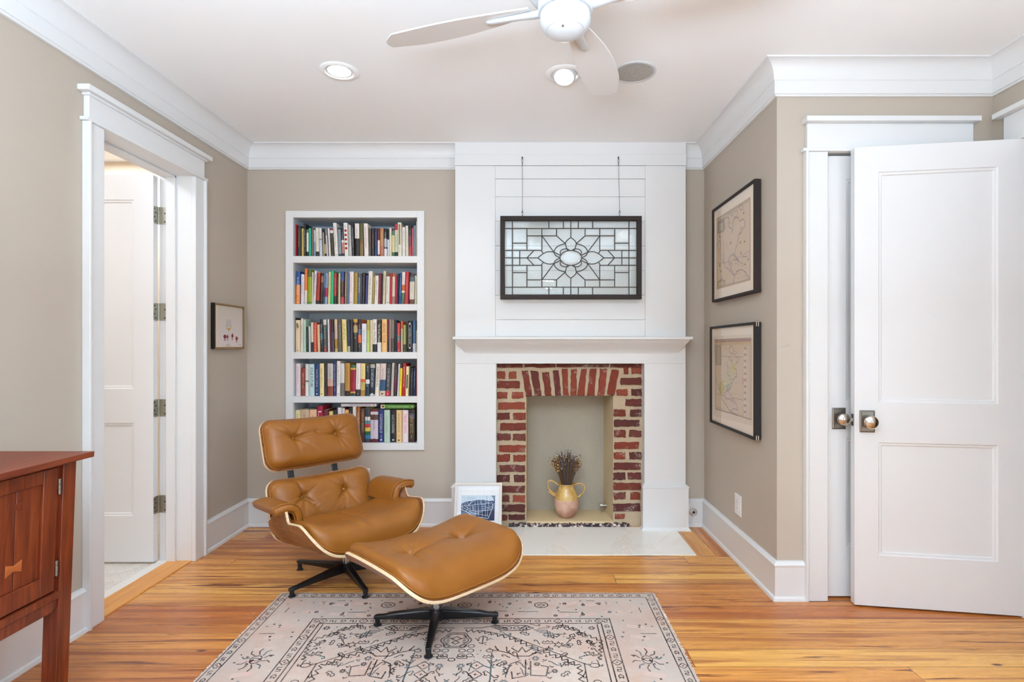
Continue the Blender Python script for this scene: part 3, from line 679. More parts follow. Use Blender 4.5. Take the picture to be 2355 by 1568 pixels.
# raised bevels on the border pieces and petals
def bev(x0, y0, x1, y1, m=9):
    if x1-x0 < 2.4*m or y1-y0 < 2.4*m: return
    o = [SG(x0+3, y0+3), SG(x1-3, y0+3), SG(x1-3, y1-3), SG(x0+3, y1-3)]; q = [SG(x0+3+m, y0+3+m), SG(x1-3-m, y0+3+m), SG(x1-3-m, y1-3-m), SG(x0+3+m, y1-3-m)]
    for p in o: p.y -= 0.0015
    for p in q: p.y -= 0.0045
    fc.rings([o, q], True, False); fc.poly(q)
for x0, x1 in ((443, 712), (712, 818), (818, 873), (873, 928), (928, 1034), (1034, 1301)):
    bev(x0, 636, x1, 689); bev(x0, 1121, x1, 1176)
for y0, y1 in ((689, 850), (850, 905), (905, 960), (960, 1121)):
    bev(390, y0, 443, y1); bev(1301, y0, 1357, y1)
for sx in (1, -1):
    for sy in (1, -1):
        for r in ((443, 689, 550, 797), (443, 797, 550, 850), (550, 689, 660, 743), (550, 743, 660, 850), (660, 689, 768, 743), (443, 850, 497, 905)):
            xs = sorted((873+(r[0]-873)*sx, 873+(r[2]-873)*sx)); y2 = sorted((905+(r[1]-905)*sy, 905+(r[3]-905)*sy)); bev(xs[0], y2[0], xs[1], y2[1])
o = [SG(873+74*cos(t*2*pi/28), 905+50*sin(t*2*pi/28)) for t in range(28)]; q = [SG(873+60*cos(t*2*pi/28), 905+37*sin(t*2*pi/28)) for t in range(28)]
for p in o: p.y -= 0.0015
for p in q: p.y -= 0.005
fc.rings([o, q], True, False); fc.poly(q)
fc.build('bevelled_panes', 'facet', sg, smooth=False)['kind'] = 'stuff'
for cx in (515, 1231):
    top = SG(cx, 150); top.y = YF-0.0115; bot = SG(cx+1, 600)
    w = MB(); w.tube([top+Vector((0, 0.006, 0.004)), top+Vector((0, -0.004, 0.004)), top+Vector((0, -0.010, -0.004)), top+Vector((0, -0.006, -0.014)), top+Vector((0, 0.002, -0.012))], 0.0022, 6)
    w.lathe([(0.005, 0), (0.005, 0.004), (0.002, 0.006)], top+Vector((0, 0.006, 0)), 10, (Vector((1, 0, 0)), Vector((0, 0, 1)), Vector((0, -1, 0))))
    w.build('wall_hook', 'iron', sg)
    w = MB(); p0 = top+Vector((0, -0.006, -0.012)); p1 = bot+Vector((0, 0, 0.035))
    for c, s in ((p0+Vector((0, 0, -0.012)), 1), (bot+Vector((0, 0, 0.022)), 1)):
        w.tube([c+Vector((0.0045*sin(t*pi/6), 0, 0.013*cos(t*pi/6))) for t in range(12)], 0.0012, 5, True)
    w.tube([p0+Vector((0, 0, -0.024)), p1], 0.0013, 6)
    w.lathe([(0.0022, -0.01), (0.0022, 0.01)], p1, 8).lathe([(0.0022, -0.01), (0.0022, 0.01)], p0+Vector((0, 0, -0.034)), 8)
    w.tube([bot+Vector((0, 0, 0.010)), bot+Vector((0, 0, -0.004))], 0.0022, 6)
    w.build('hanging_wire', 'iron', sg)

# ================================================================ framed maps on the right wall
def framed_map(name, label, Y0, Y1, z0, z1, fm, spl, art):
    t = thing(name, label, 'framed map', (XR, (Y0+Y1)/2, z0)); xf = XR-0.040; fw = 0.015
    w = MB()
    w.box(xf, XR-0.004, Y0, Y1, z1-fw, z1).box(xf, XR-0.004, Y0, Y1, z0, z0+fw).box(xf, XR-0.004, Y0, Y0+fw, z0+fw, z1-fw).box(xf, XR-0.004, Y1-fw, Y1, z0+fw, z1-fw)
    fr = w.build('picture_frame', fm, t, bevel=0.0012)
    w = MB()
    for yy, s in ((Y0, -1), (Y1, 1)):
        for za, zb in ((z0-0.0006, z0+0.024), (z1-0.024, z1+0.0006)):
            for k in (0.010, 0.021): B(xf+k, xf+k+0.0035, yy-0.0006 if s < 0 else yy-0.004, yy+0.004 if s < 0 else yy+0.0006, za, zb).build('corner_spline', spl, fr)
    B(xf+0.012, XR-0.008, Y0+fw-0.002, Y1-fw+0.002, z0+fw-0.002, z1-fw+0.002).build('mat_board', 'mat', t)
    art(t, xf+0.0118)
    w = MB(); w.add([(xf+0.005, Y0+fw, z0+fw), (xf+0.005, Y1-fw, z0+fw), (xf+0.005, Y1-fw, z1-fw), (xf+0.005, Y0+fw, z1-fw)], [(0, 1, 2, 3)])
    w.build('glazing', 'glazing', t, smooth=False)
NX = (-1, 0, 0)
class Art:
    "flat printed shapes given in crop coordinates of the photograph, laid on the sheet at wall distance xs"
    def __init__(s, x0, y0, k, xs): s.o = (x0, y0, k); s.xs = xs; s.w = MB(); s.n = 0
    def p(s, q):
        v = on_x(s.o[0]+q[0]*s.o[2], s.o[1]+q[1]*s.o[2], s.xs); v.x -= 0.0001*s.n; return v
    def fill(s, pts, col): s.n += 1; s.w.col = col; s.w.poly([s.p(q) for q in pts]); return s
    def line(s, pts, col, w=0.002, closed=False):
        s.n += 0.05; s.w.col = col; s.w.stroke([s.p(q) for q in pts], w, NX, closed); return s
    def wob(s, pts, col, w=0.002, j=4, sub=3, closed=False):
        out = []
        P = pts+[pts[0]] if closed else pts
        for a, b in zip(P, P[1:]):
            for k in range(sub):
                t = k/sub; out.append((a[0]+(b[0]-a[0])*t+(R.uniform(-j, j)*0.6 if k else 0), a[1]+(b[1]-a[1])*t+(R.uniform(-j, j) if k else 0)))
        if not closed: out.append(P[-1])
        return s.line(out, col, w, closed)
    def done(s, name, parent): s.w.build(name, 'ink', parent, smooth=False, fix=False)
def art_upper(t, xs):
    A = Art(1620, 390, 160/760, xs); ink, tan = (88, 70, 66), (214, 190, 164); pur = (132, 112, 128)
    A.fill([(133, 532), (505, 292), (505, 1210), (133, 1312)], (192, 166, 136)).fill([(138, 545), (500, 318), (500, 1192), (138, 1296)], (210, 182, 152))
    A.line([(138, 548), (500, 322), (500, 1190), (138, 1294)], ink, 0.0022, True).line([(144, 560), (494, 340), (494, 1178), (144, 1278)], ink, 0.0011, True)
    A.fill([(232, 545), (330, 640), (420, 540), (440, 600), (372, 720), (330, 900), (262, 960), (210, 900), (205, 700)], (213, 186, 160)).fill([(262, 960), (212, 910), (216, 1020), (262, 1090), (325, 1150), (340, 1140), (290, 1060)], (209, 179, 158))
    A.fill([(345, 1110), (420, 1090), (500, 1185), (330, 1230)], (212, 184, 156))
    for c, w in (([(215, 530), (262, 520), (272, 560), (266, 620), (300, 650), (306, 690), (312, 560), (330, 530), (372, 520), (384, 562), (420, 540), (440, 560), (442, 610), (402, 680), (372, 716), (366, 780), (344, 850), (328, 905), (336, 940), (362, 970), (372, 990), (350, 980), (322, 930), (300, 925), (272, 955), (262, 1000), (272, 1040), (292, 1010), (300, 1040), (282, 1070), (312, 1120), (336, 1150)], 0.003),
                 ([(148, 790), (168, 770), (182, 850), (205, 1010), (196, 1010), (172, 930), (150, 830), (148, 790)], 0.0024), ([(206, 780), (212, 900), (210, 1000), (222, 1060), (262, 1090), (300, 1130), (330, 1165)], 0.003),
                 ([(336, 1150), (352, 1110), (392, 1095), (424, 1100), (452, 1120), (470, 1160), (498, 1186)], 0.003), ([(330, 1160), (322, 1200), (316, 1236)], 0.003), ([(320, 990), (350, 985), (384, 1010), (412, 1020), (418, 1050)], 0.0026), ([(322, 1030), (352, 1020), (372, 1040)], 0.002),
                 ([(250, 480), (300, 470), (310, 495), (280, 500)], 0.002), ([(316, 470), (352, 440), (362, 480), (350, 520), (316, 515)], 0.0022), ([(376, 400), (412, 380), (424, 420), (400, 448), (376, 400)], 0.0024), ([(385, 640), (410, 620), (400, 690), (380, 700), (385, 640)], 0.002)):
        A.wob(c, ink if w > 0.0022 else pur, w, 6, 4)
        A.wob([(x+5, y+3) for x, y in c], pur, 0.0016, 5, 4)
    for k in range(34):
        x, y = R.uniform(215, 330), R.uniform(560, 1020); A.wob([(x, y), (x+R.uniform(8, 34), y+R.uniform(-24, 10))], pur, 0.001, 3)
    for k in range(26):
        x, y = R.uniform(345, 480), R.uniform(1110, 1190); A.wob([(x, y), (x+R.uniform(6, 18), y+R.uniform(-8, 8))], ink, 0.0012, 3)
    A.line([(138, 1018), (215, 1020), (262, 1006), (360, 970), (500, 880)], ink, 0.0018)
    for x, y in ((430, 478), (440, 790), (400, 915), (480, 985), (447, 1040), (170, 738), (184, 1115), (290, 805), (395, 800), (170, 1050)):   # small ships
        A.fill([(x-5, y+8), (x+5, y+4), (x+7, y-2), (x+2, y-26), (x-4, y-4)], (96, 78, 70))
    # cartouches
    A.fill([(150, 570), (176, 545), (222, 525), (228, 640), (214, 680), (150, 706)], (158, 138, 122)).fill([(166, 600), (210, 575), (210, 650), (166, 672)], (206, 196, 160))
    for k in range(9): A.wob([(150+k*8, 570-k*4), (152+k*8, 700-k*7)], (104, 80, 82), 0.003, 10, 4)
    for k in range(4): A.line([(170, 612+k*15), (206, 590+k*15)], ink, 0.0012)
    A.fill([(146, 1230), (188, 1200), (232, 1220), (228, 1262), (146, 1282)], (170, 146, 106)).fill([(160, 1240), (216, 1222), (216, 1254), (160, 1268)], (214, 192, 150)); A.wob([(146, 1230), (188, 1196), (192, 1160), (198, 1196), (232, 1218)], ink, 0.003)
    for k in range(3): A.line([(164, 1246+k*8), (212, 1232+k*8)], ink, 0.001)
    for k in range(12): A.wob([(416+R.uniform(-5, 40), 958-k*0.5), (430+R.uniform(0, 50), 945)], pur, 0.0009, 2)
    A.done('map_print', t)
def art_lower(t, xs):
    A = Art(1620, 720, 160/809, xs); ink = (98, 86, 78); gr = (120, 122, 110)
    A.fill([(97, 270), (560, 242), (560, 1312), (100, 1190)], (226, 206, 186)).fill([(118, 308), (545, 288), (545, 1242), (128, 1116)], (194, 168, 132)).fill([(124, 366), (540, 354), (540, 1226), (134, 1106)], (216, 190, 162))
    A.fill([(120, 312), (545, 292), (545, 330), (120, 346)], (198, 164, 146)).fill([(120, 346), (545, 330), (540, 354), (124, 364)], (206, 178, 128))
    for k in range(3): A.wob([(126, 322+k*9), (300, 314+k*9), (538, 304+k*9)], (142, 96, 92), 0.0022, 2, 14)
    A.line([(120, 308), (545, 288), (545, 1240), (130, 1114)], ink, 0.0024, True).line([(124, 366), (452, 358), (452, 1196), (134, 1104)], ink, 0.0012, True)
    for y in (410, 500, 580, 660, 735, 800, 870, 1000): A.line([(126, y), (450, y*1.02-2)], (196, 176, 152), 0.001)
    for x in (180, 235, 300, 350, 400): A.line([(x, 364), (x, 1120+(x-130)*0.27)], (200, 180, 156), 0.001)
    A.line([(180, 498), (450, 512)], ink, 0.0018).line([(134, 938), (450, 1010)], ink, 0.0022)
    A.fill([(124, 372), (196, 368), (200, 610), (130, 606)], (170, 150, 128)).fill([(140, 390), (180, 388), (184, 590), (146, 590)], (186, 164, 140))
    for k in range(10): A.line([(130, 390+k*22), (196, 388+k*22)], (128, 108, 96), 0.0016)
    A.fill([(272, 600), (300, 560), (340, 600), (372, 640), (380, 730), (330, 800), (300, 880), (240, 920), (205, 960), (150, 880), (134, 800)], (210, 192, 162))
    A.fill([(172, 820), (216, 780), (252, 800), (236, 880), (216, 950), (180, 930)], (194, 168, 104)).fill([(310, 560), (350, 610), (372, 660), (340, 690), (312, 680)], (214, 192, 120)).fill([(220, 800), (252, 806), (236, 850)], (222, 206, 160))
    A.fill([(232, 930), (280, 905), (320, 960), (300, 1000), (250, 1000)], (216, 186, 176)).fill([(290, 1040), (350, 1040), (390, 1090), (385, 1160), (330, 1150)], (214, 188, 176)); A.fill([(250, 840), (310, 810), (300, 880), (262, 900)], (170, 176, 156))
    for c, w in (([(296, 400), (310, 372), (332, 392), (344, 440), (330, 480), (305, 470), (292, 430), (296, 400)], 0.003), ([(350, 440), (380, 460), (360, 490), (330, 470)], 0.002), ([(285, 500), (312, 530), (330, 560), (300, 545), (280, 520)], 0.0026), ([(370, 520), (395, 500), (408, 540), (380, 580), (372, 540)], 0.0028),
                 ([(272, 560), (262, 600), (280, 640), (268, 700), (290, 730)], 0.0024), ([(312, 560), (340, 610), (375, 660), (382, 720), (350, 760), (330, 800), (318, 840), (300, 885), (262, 900), (232, 930), (228, 960), (260, 1000)], 0.003), ([(130, 740), (148, 790), (165, 860), (190, 930), (215, 965)], 0.0034), ([(200, 960), (215, 1010), (250, 1060), (285, 1120), (310, 1150)], 0.003),
                 ([(262, 905), (290, 915), (300, 940), (320, 965)], 0.0026), ([(250, 985), (290, 1000), (330, 1020), (370, 1050), (385, 1090), (390, 1130), (345, 1110), (310, 1130), (312, 1150), (380, 1180), (392, 1190)], 0.003), ([(300, 985), (340, 1000), (360, 1025)], 0.0024)):
        A.wob(c, ink, w, 7, 4)
    for k in range(40):
        x, y = R.uniform(265, 375), R.uniform(600, 820); A.wob([(x, y), (x+R.uniform(6, 22), y+R.uniform(-14, 14))], gr, 0.0016, 4)
    A.fill([(455, 380), (520, 372), (524, 1216), (462, 1198)], (222, 200, 178)).line([(455, 395), (470, 372), (522, 370)], ink, 0.0012)
    for k in range(11):
        y = 392+k*74; A.fill([(466, y), (492, y-2), (492, y+32), (466, y+32)], (188, 166, 152)); A.wob([(464, y+10), (494, y+24)], gr, 0.003, 6)
        for j in range(5): A.line([(500, y+j*14), (520, y+j*14)], (186, 160, 146), 0.0012)
    A.fill([(446, 756), (464, 758), (464, 826), (446, 822)], (206, 158, 140))
    for k in range(9): A.wob([(320+k*11, 928+k*2), (324+k*11, 934+k*2)], ink, 0.0016, 2)
    for k in range(10): A.line([(142+k*10, 1088+k*3), (148+k*10, 1092+k*3)], ink, 0.0022)
    A.done('map_print', t)
framed_map('framed_map', 'antique map in dark brown frame, the upper of the two by the corner', 2.928, 3.604, 1.571, 2.182, 'darkframe', 'darkframe', art_upper)
framed_map('framed_map', 'pale coloured map in black frame with light corner splines, below the other map', 2.928, 3.646, 0.773, 1.411, 'blackframe', 'mat', art_lower)

# ================================================================ small painting on the left wall
xs = XL+0.030
pa = thing('framed_painting', 'small gold and black framed painting of a wine glass and berries by the doorway', 'painting', (XL, 3.61, 1.264))
Y0, Y1, z0, z1 = 3.430, 3.786, 1.264, 1.556
w = MB()
def fr4(x0, x1, k0, k1):
    w.box(x0, x1, Y0+k0, Y1-k0, z1-k1, z1-k0).box(x0, x1, Y0+k0, Y1-k0, z0+k0, z0+k1).box(x0, x1, Y0+k0, Y0+k1, z0+k1, z1-k1).box(x0, x1, Y1-k1, Y1-k0, z0+k1, z1-k1)
fr4(XL+0.002, xs-0.001, 0, 0.006); w.build('frame_side', 'black', pa)
w = MB(); fr4(xs-0.006, xs, 0.0005, 0.009); fr4(XL+0.010, xs-0.010, 0.006, 0.012); w.build('gilt_face', 'gold', pa, bevel=0.001)
xc = XL+0.020
B(XL+0.003, xc, Y0+0.010, Y1-0.010, z0+0.010, z1-0.010).build('canvas_edge', 'mat', pa)
class ArtL(Art):
    def p(s, q):
        v = on_x(s.o[0]+q[0]*s.o[2], s.o[1]+q[1]*s.o[2], s.xs); v.x += 0.0001*s.n; return v
A = ArtL(460, 660, 140/1220, xc+0.0003)
for k in range(12):                                    # painted ground, warm grey above to pink-white below
    f0, f1 = k/12, (k+1)/12
    def e(f): return [(345, 372+(1190-372)*f), (858, 428+(1190-428)*f)]
    c = tuple(int(u+(v-u)*k/11) for u, v in zip((206, 196, 182), (226, 212, 210)))
    A.n = 0; A.fill([e(f0)[0], e(f0)[1], e(f1)[1], e(f1)[0]], c)
A.n = 2
A.fill([(532, 655), (612, 655), (632, 800), (578, 878), (514, 805)], (196, 188, 182)).fill([(520, 812), (628, 808), (596, 862), (578, 880), (560, 862)], (202, 166, 96)).fill([(524, 806), (622, 802), (618, 816), (530, 820)], (226, 210, 168))
A.line([(532, 655), (514, 805), (578, 880), (632, 800), (612, 655)], (140, 132, 128), 0.0012).line([(532, 655), (612, 655)], (160, 152, 146), 0.0008).line([(576, 880), (572, 960), (566, 1060), (562, 1120)], (158, 146, 142), 0.0016)
A.fill([(505, 1190), (520, 1150), (562, 1128), (602, 1150), (615, 1190)], (206, 192, 170))
for (x, y, rx, ry) in ((495, 992, 28, 42), (545, 996, 18, 36), (645, 975, 19, 42), (730, 1030, 23, 40)):
    A.fill([(x+rx*0.8*cos(t*pi/8), y+ry*1.55+ry*0.62*sin(t*pi/8)) for t in range(16)], (186, 150, 156))
    A.fill([(x+rx*cos(t*pi/8), y+ry*sin(t*pi/8)) for t in range(16)], (122, 30, 44)).fill([(x-rx*0.4+rx*0.3*cos(t*pi/5), y-ry*0.35+ry*0.28*sin(t*pi/5)) for t in range(10)], (172, 70, 84))
A.line([(662, 890), (662, 935)], (120, 90, 90), 0.0008).line([(575, 1000), (600, 1002), (620, 985), (690, 995), (720, 1000), (770, 1030)], (132, 96, 92), 0.0009).line([(445, 990), (470, 980)], (132, 96, 92), 0.0008)
A.line([(765, 1155), (778, 1150), (782, 1160), (795, 1152), (800, 1164), (815, 1150), (824, 1152)], (70, 62, 60), 0.0011)
A.done('painted_canvas', pa)

# ================================================================ white framed city map leaning against the fireplace
yb_, yt_ = 3.655, 3.752
zt_ = 0.336; an = math.atan2(yt_-yb_, zt_)
xl, xr = wx(1044.5, 3.70), wx(1154, 3.70)
mt = Matrix.Translation(((xl+xr)/2, yb_, 0.003)) @ Matrix.Rotation(-an, 4, 'X')
lm = thing('leaning_frame', 'white framed navy blue street map leaning against the fireplace plinth', 'framed print', mat=mt)
hw = (xr-xl)/2; H = zt_/cos(an)
w = MB(); t = 0.017
w.box(-hw, hw, -0.006, 0.016, H-t, H).box(-hw, hw, -0.006, 0.016, 0, t).box(-hw, -hw+t, -0.006, 0.016, t, H-t).box(hw-t, hw, -0.006, 0.016, t, H-t)
w.build('picture_frame', 'oakframe', lm, local=True, bevel=0.0015)
B(-hw+t-0.001, hw-t+0.001, 0.004, 0.012, t-0.001, H-t+0.001).build('mat_board', paint('white_mat_board', (238, 238, 240), 0.85), lm, local=True)
def LM(cx, cy, n=0):
    px, py = 1030+cx*140/1689, 1095+cy*130/1568
    s = (px-1099)*3.70/F; zz = (1110.5-py)
    return Vector((s, 0.0038-0.0001*n, H+zz*3.70/F/cos(an)*0.985))
w = MB(); w.col = (30, 48, 86)
w.poly([LM(*q) for q in ((362, 522), (1303, 522), (1290, 1178), (360, 1178))])
w.col = (206, 222, 230)
w.poly([LM(*q, 1) for q in ((362, 522), (1200, 522), (1240, 600), (1280, 660), (1140, 668), (960, 640), (820, 640), (640, 668), (480, 690), (362, 740))])
w.col = (246, 247, 248); w.poly([LM(*q, 1) for q in ((362, 252), (1185, 252), (1160, 420), (1180, 520), (362, 520))])
def road(pts, wd=0.0019, n=2, col=(232, 238, 242)): w.col = col; w.stroke([LM(*q, n) for q in pts], wd, (0, -1, 0))
road([(362, 890), (520, 950), (720, 1075), (1120, 1120), (1225, 860), (1230, 740)], 0.0030)
road([(380, 815), (500, 885), (700, 985), (1130, 1060)]); road([(362, 800), (560, 790), (740, 762), (1020, 740), (1240, 715)]); road([(480, 810), (640, 915), (760, 935), (1180, 905)])
for x0, x1 in ((740, 755), (818, 855), (925, 955), (1025, 1045)): road([(x0, 640), (x1, 1075)])
for p in (((380, 820), (410, 900)), ((530, 880), (495, 945)), ((620, 920), (575, 985)), ((660, 945), (625, 1020)), ((700, 985), (690, 1060)), ((550, 800), (545, 880)), ((610, 790), (612, 900)), ((672, 785), (690, 930)), ((700, 780), (712, 935)), ((885, 640), (895, 745)), ((720, 650), (560, 790)), ((660, 665), (560, 780)), ((1045, 820), (1200, 890)), ((1130, 640), (1130, 840)), ((1105, 850), (1095, 1050)), ((1130, 830), (1230, 825)), ((950, 820), (1030, 800)), ((955, 880), (1035, 860)), ((955, 920), (1040, 905)), ((1040, 690), (1130, 720)), ((950, 760), (1030, 745)), ((370, 700), (392, 800)), ((430, 690), (455, 805)), ((480, 690), (500, 800)), ((530, 685), (560, 790))): road(p)
for p in (((740, 522), (750, 640)), ((820, 522), (830, 640)), ((915, 522), (925, 640)), ((1015, 522), (1025, 650)), ((1110, 522), (1125, 660)), ((640, 522), (640, 660)), ((380, 640), (480, 560)), ((480, 525), (500, 640)), ((500, 600), (640, 560)), ((1040, 600), (1240, 600)), ((660, 600), (800, 585))): road(p, 0.0022, 2, (238, 245, 248))
for k in range(14):
    x, y = R.uniform(400, 1150), R.uniform(540, 620); w.col = (160, 184, 198); w.poly([LM(x, y, 3), LM(x+R.uniform(20, 60), y, 3), LM(x+30, y+R.uniform(10, 40), 3)])
for k in range(5): road([(1210, 530+k*22), (1300, 530+k*22)], 0.0014); 
road([(1235, 760), (1300, 740)]); road([(1235, 855), (1280, 850)]); road([(1236, 800), (1300, 800)])
for p in (((420, 260), (440, 360), (680, 500)), ((820, 260), (820, 515)), ((980, 260), (1000, 515)), ((380, 300), (1150, 300))): road(p, 0.0014, 2, (230, 232, 234))
w.build('map_print', 'ink', lm, local=True, smooth=False, fix=False)
w = MB(); w.add([(-hw+t, 0.0, t), (hw-t, 0.0, t), (hw-t, 0.0, H-t), (-hw+t, 0.0, H-t)], [(0, 1, 2, 3)]); w.build('glazing', 'glazing', lm, local=True, smooth=False)

# ================================================================ wall plates and valve
def plate(name, label, cat, c, u, n, hw_, hh, slots):
    t = thing(name, label, cat, c); z = Vector((0, 0, 1)); c = Vector(c); u = Vector(u); n = Vector(n)
    q = lambda a, b, d: c+u*a+z*b+n*d
    rg = lambda k, d: [q(-hw_+k, -hh+k, d), q(hw_-k, -hh+k, d), q(hw_-k, hh-k, d), q(-hw_+k, hh-k, d)]
    MB().rings([rg(0, 0), rg(0, 0.003), rg(0.004, 0.006)]).build('cover_plate', 'plate', t, smooth=False, bevel=0.0008)
    f = MB(); f.rings([[q(-0.017, -0.034, 0.005), q(0.017, -0.034, 0.005), q(0.017, 0.034, 0.005), q(-0.017, 0.034, 0.005)], [q(-0.016, -0.033, 0.008), q(0.016, -0.033, 0.008), q(0.016, 0.033, 0.008), q(-0.016, 0.033, 0.008)]])
    f.build('outlet_face', 'plate', t, smooth=False)
    for zz in (-0.018, 0.018):
        for xx in (-0.006, 0.006): MB().add([q(xx-0.001, zz-0.004, 0.0082), q(xx+0.001, zz-0.004, 0.0082), q(xx+0.001, zz+0.004, 0.0082), q(xx-0.001, zz+0.004, 0.0082)], [(0, 1, 2, 3)]).build('socket_slot', 'blackgap', t, smooth=False)
plate('wall_outlet', 'white outlet plate low on the taupe wall below the maps', 'outlet', (XR, 3.25, 0.332), (0, 1, 0), (-1, 0, 0), 0.048, 0.062, 1)
plate('wall_outlet', 'white outlet plate on the back wall behind the lounge chair', 'outlet', (wx(851, YB)-0.036, YB, wz(1077, YB)-0.058), (1, 0, 0), (0, -1, 0), 0.036, 0.058, 1)
gc = Vector((wx(1594.7, 3.86), YB-0.0172, wz(1177.5, 3.86))); gv = thing('gas_valve', 'round chrome gas valve escutcheon with square key hole on the baseboard', 'valve', gc)
axn = (Vector((1, 0, 0)), Vector((0, 0, 1)), Vector((0, -1, 0)))
MB().lathe([(0.028, 0.0), (0.028, 0.003), (0.0265, 0.0045), (0.020, 0.0048), (0.019, 0.0075), (0.013, 0.0078), (0.0125, 0.0105), (0.0, 0.0105)], gc, 32, axn).build('escutcheon', 'chrome', gv)
r = 0.0105; MB().add([gc+Vector((r*cos(a), -0.0121, r*sin(a))) for a in (0.25, 0.25+pi/2, 0.25+pi, 0.25+1.5*pi)], [(0, 1, 2, 3)]).build('key_hole', 'blackgap', gv, smooth=False)

# ================================================================ jug with dried flowers
def mk_jug(glaze):
    g = G('jug_glaze' if glaze else 'jug_terracotta'); co = g.coord(); n = g.noise(co, 22.0, 4.0); n2 = g.noise(co, 8.0, 3.0)
    if glaze: g.bsdf(g.mix(g.ramp(n, [(0.4, (0, 0, 0)), (0.65, (1, 1, 1))]), lin((210, 172, 100)), lin((184, 140, 80))), 0.14, None)
    else: g.bsdf(g.mix(g.ramp(n2, [(0.4, (0, 0, 0)), (0.62, (1, 1, 1))]), lin((208, 168, 144)), lin((170, 122, 104))), 0.7, g.bump(n, 0.3, 0.003))
    return g.m
M['glaze'] = mk_jug(1); M['terra'] = mk_jug(0)
jc = Vector((wx(1302.5, 3.955), 3.955, zf+0.0008)); ju = thing('two_handled_jug', 'two-handled earthenware jug, yellow glaze above bare pink clay, in the firebox', 'jug', jc)
q = 3.955/F*0.1212                                      # metres per crop pixel
low = [(0.0, 0.0), (112, 0), (120, 6), (160, 50), (200, 110), (222, 190), (230, 260), (228, 330), (222, 352)]
up = [(222, 352), (212, 395), (195, 445), (170, 500), (150, 545), (140, 580), (142, 600), (160, 622), (167, 628), (164, 636), (150, 634), (132, 600), (130, 560)]
MB().lathe([(r*q, z*q) for r, z in low], jc, 40, caps=False).build('jug_body', 'terra', ju, angle=60)
w = MB(); w.lathe([(r*q, z*q) for r, z in up], jc, 40, caps=False); w.build('jug_neck', 'glaze', ju, angle=60)
def jp(cx, cy, dy=0.0): return jc+Vector(((cx-602)*q, dy, (1408-cy)*q))
sp = lambda pts, n=6: [tuple(Vector(a).lerp(Vector(b), k/n)) for a, b in zip(pts, pts[1:]) for k in range(n)]+[pts[-1]]
def smooth_path(pts, it=3):
    P = [Vector(p) for p in pts]
    for _ in range(it):
        Q_ = [P[0]]
        for a, b in zip(P, P[1:]): Q_ += [a*0.75+b*0.25, a*0.25+b*0.75]
        P = Q_+[P[-1]]
    return P
for pts in ([(445, 805), (395, 760), (310, 715), (245, 745), (252, 850), (300, 930), (410, 985)], [(745, 815), (800, 785), (880, 770), (945, 815), (955, 890), (910, 960), (825, 1040)]):
    MB().tube(smooth_path([jp(*p) for p in pts]), 15*q, 10).build('jug_handle', 'glaze', ju, angle=60)
MB().tube([jp(258, 930), jp(300, 962), jp(400, 1020)], [15*q, 17*q, 22*q], 12).build('jug_spout', 'glaze', ju, angle=60)
fl = thing('dried_flowers', 'bunch of dried blue-black lavender and golden seed heads in the jug', 'dried flowers', jc+Vector((0, 0, 0.2)))
dk, gd, stm = MB(), MB(), MB()
mouth = jp(602, 800)
for k in range(330):
    a = R.uniform(-1, 1); dep = R.uniform(-1, 1); top = 1-0.30*abs(a)**1.7
    gold = (abs(a) > 0.45 and R.random() < 0.85) or R.random() < 0.34
    ln = (R.uniform(0.58, 0.94) if gold else R.uniform(0.72, 1.0))*top
    tip = mouth+Vector((a*440*q*ln+R.uniform(-8, 8)*q, dep*0.06*ln-0.012*ln, 640*q*ln))
    b = mouth+Vector((a*78*q, dep*0.016, -0.02)); mid = b.lerp(tip, 0.5)+Vector((-a*0.010, 0, 0.004))
    stm.col = R.choice([(122, 84, 44), (96, 74, 52), (92, 88, 96), (140, 100, 52)]) if gold or a > 0.35 else R.choice([(84, 80, 92), (100, 94, 102), (92, 74, 60)])
    stm.tube([b, mid, tip], 0.0011, 4)
    if gold:
        gd.col = R.choice([(206, 164, 96), (184, 134, 66), (226, 196, 140), (150, 96, 44), (120, 76, 40)])
        for j in range(R.choice([1, 2, 3])): gd.ball(tip+Vector((R.uniform(-1, 1)*0.008, R.uniform(-1, 1)*0.006, R.uniform(-0.024, 0.004))), R.uniform(0.0032, 0.0054), 6, 4)
    else:
        dk.col = R.choice([(72, 70, 92), (92, 88, 112), (56, 54, 70), (110, 104, 124)])
        for j in range(9): dk.ball(tip+(mid-tip)*(j*0.085)+Vector((R.uniform(-1, 1)*0.0032, R.uniform(-1, 1)*0.003, 0)), R.uniform(0.0020, 0.0032), 5, 4)
for k in range(40):
    a = R.uniform(-1, 1); dk.col = (56, 50, 56); p = mouth+Vector((a*350*q+R.uniform(-10, 10)*q, R.uniform(-0.03, 0.03), (648-abs(a)**2*190+R.uniform(-30, 22))*q)); dk.ball(p, 0.0022, 5, 4)
stm.build('flower_stems', 'tint', fl)['kind'] = 'stuff'; dk.build('dark_flower_heads', 'tint', fl)['kind'] = 'stuff'; gd.build('golden_seed_heads', 'tint', fl)['kind'] = 'stuff'

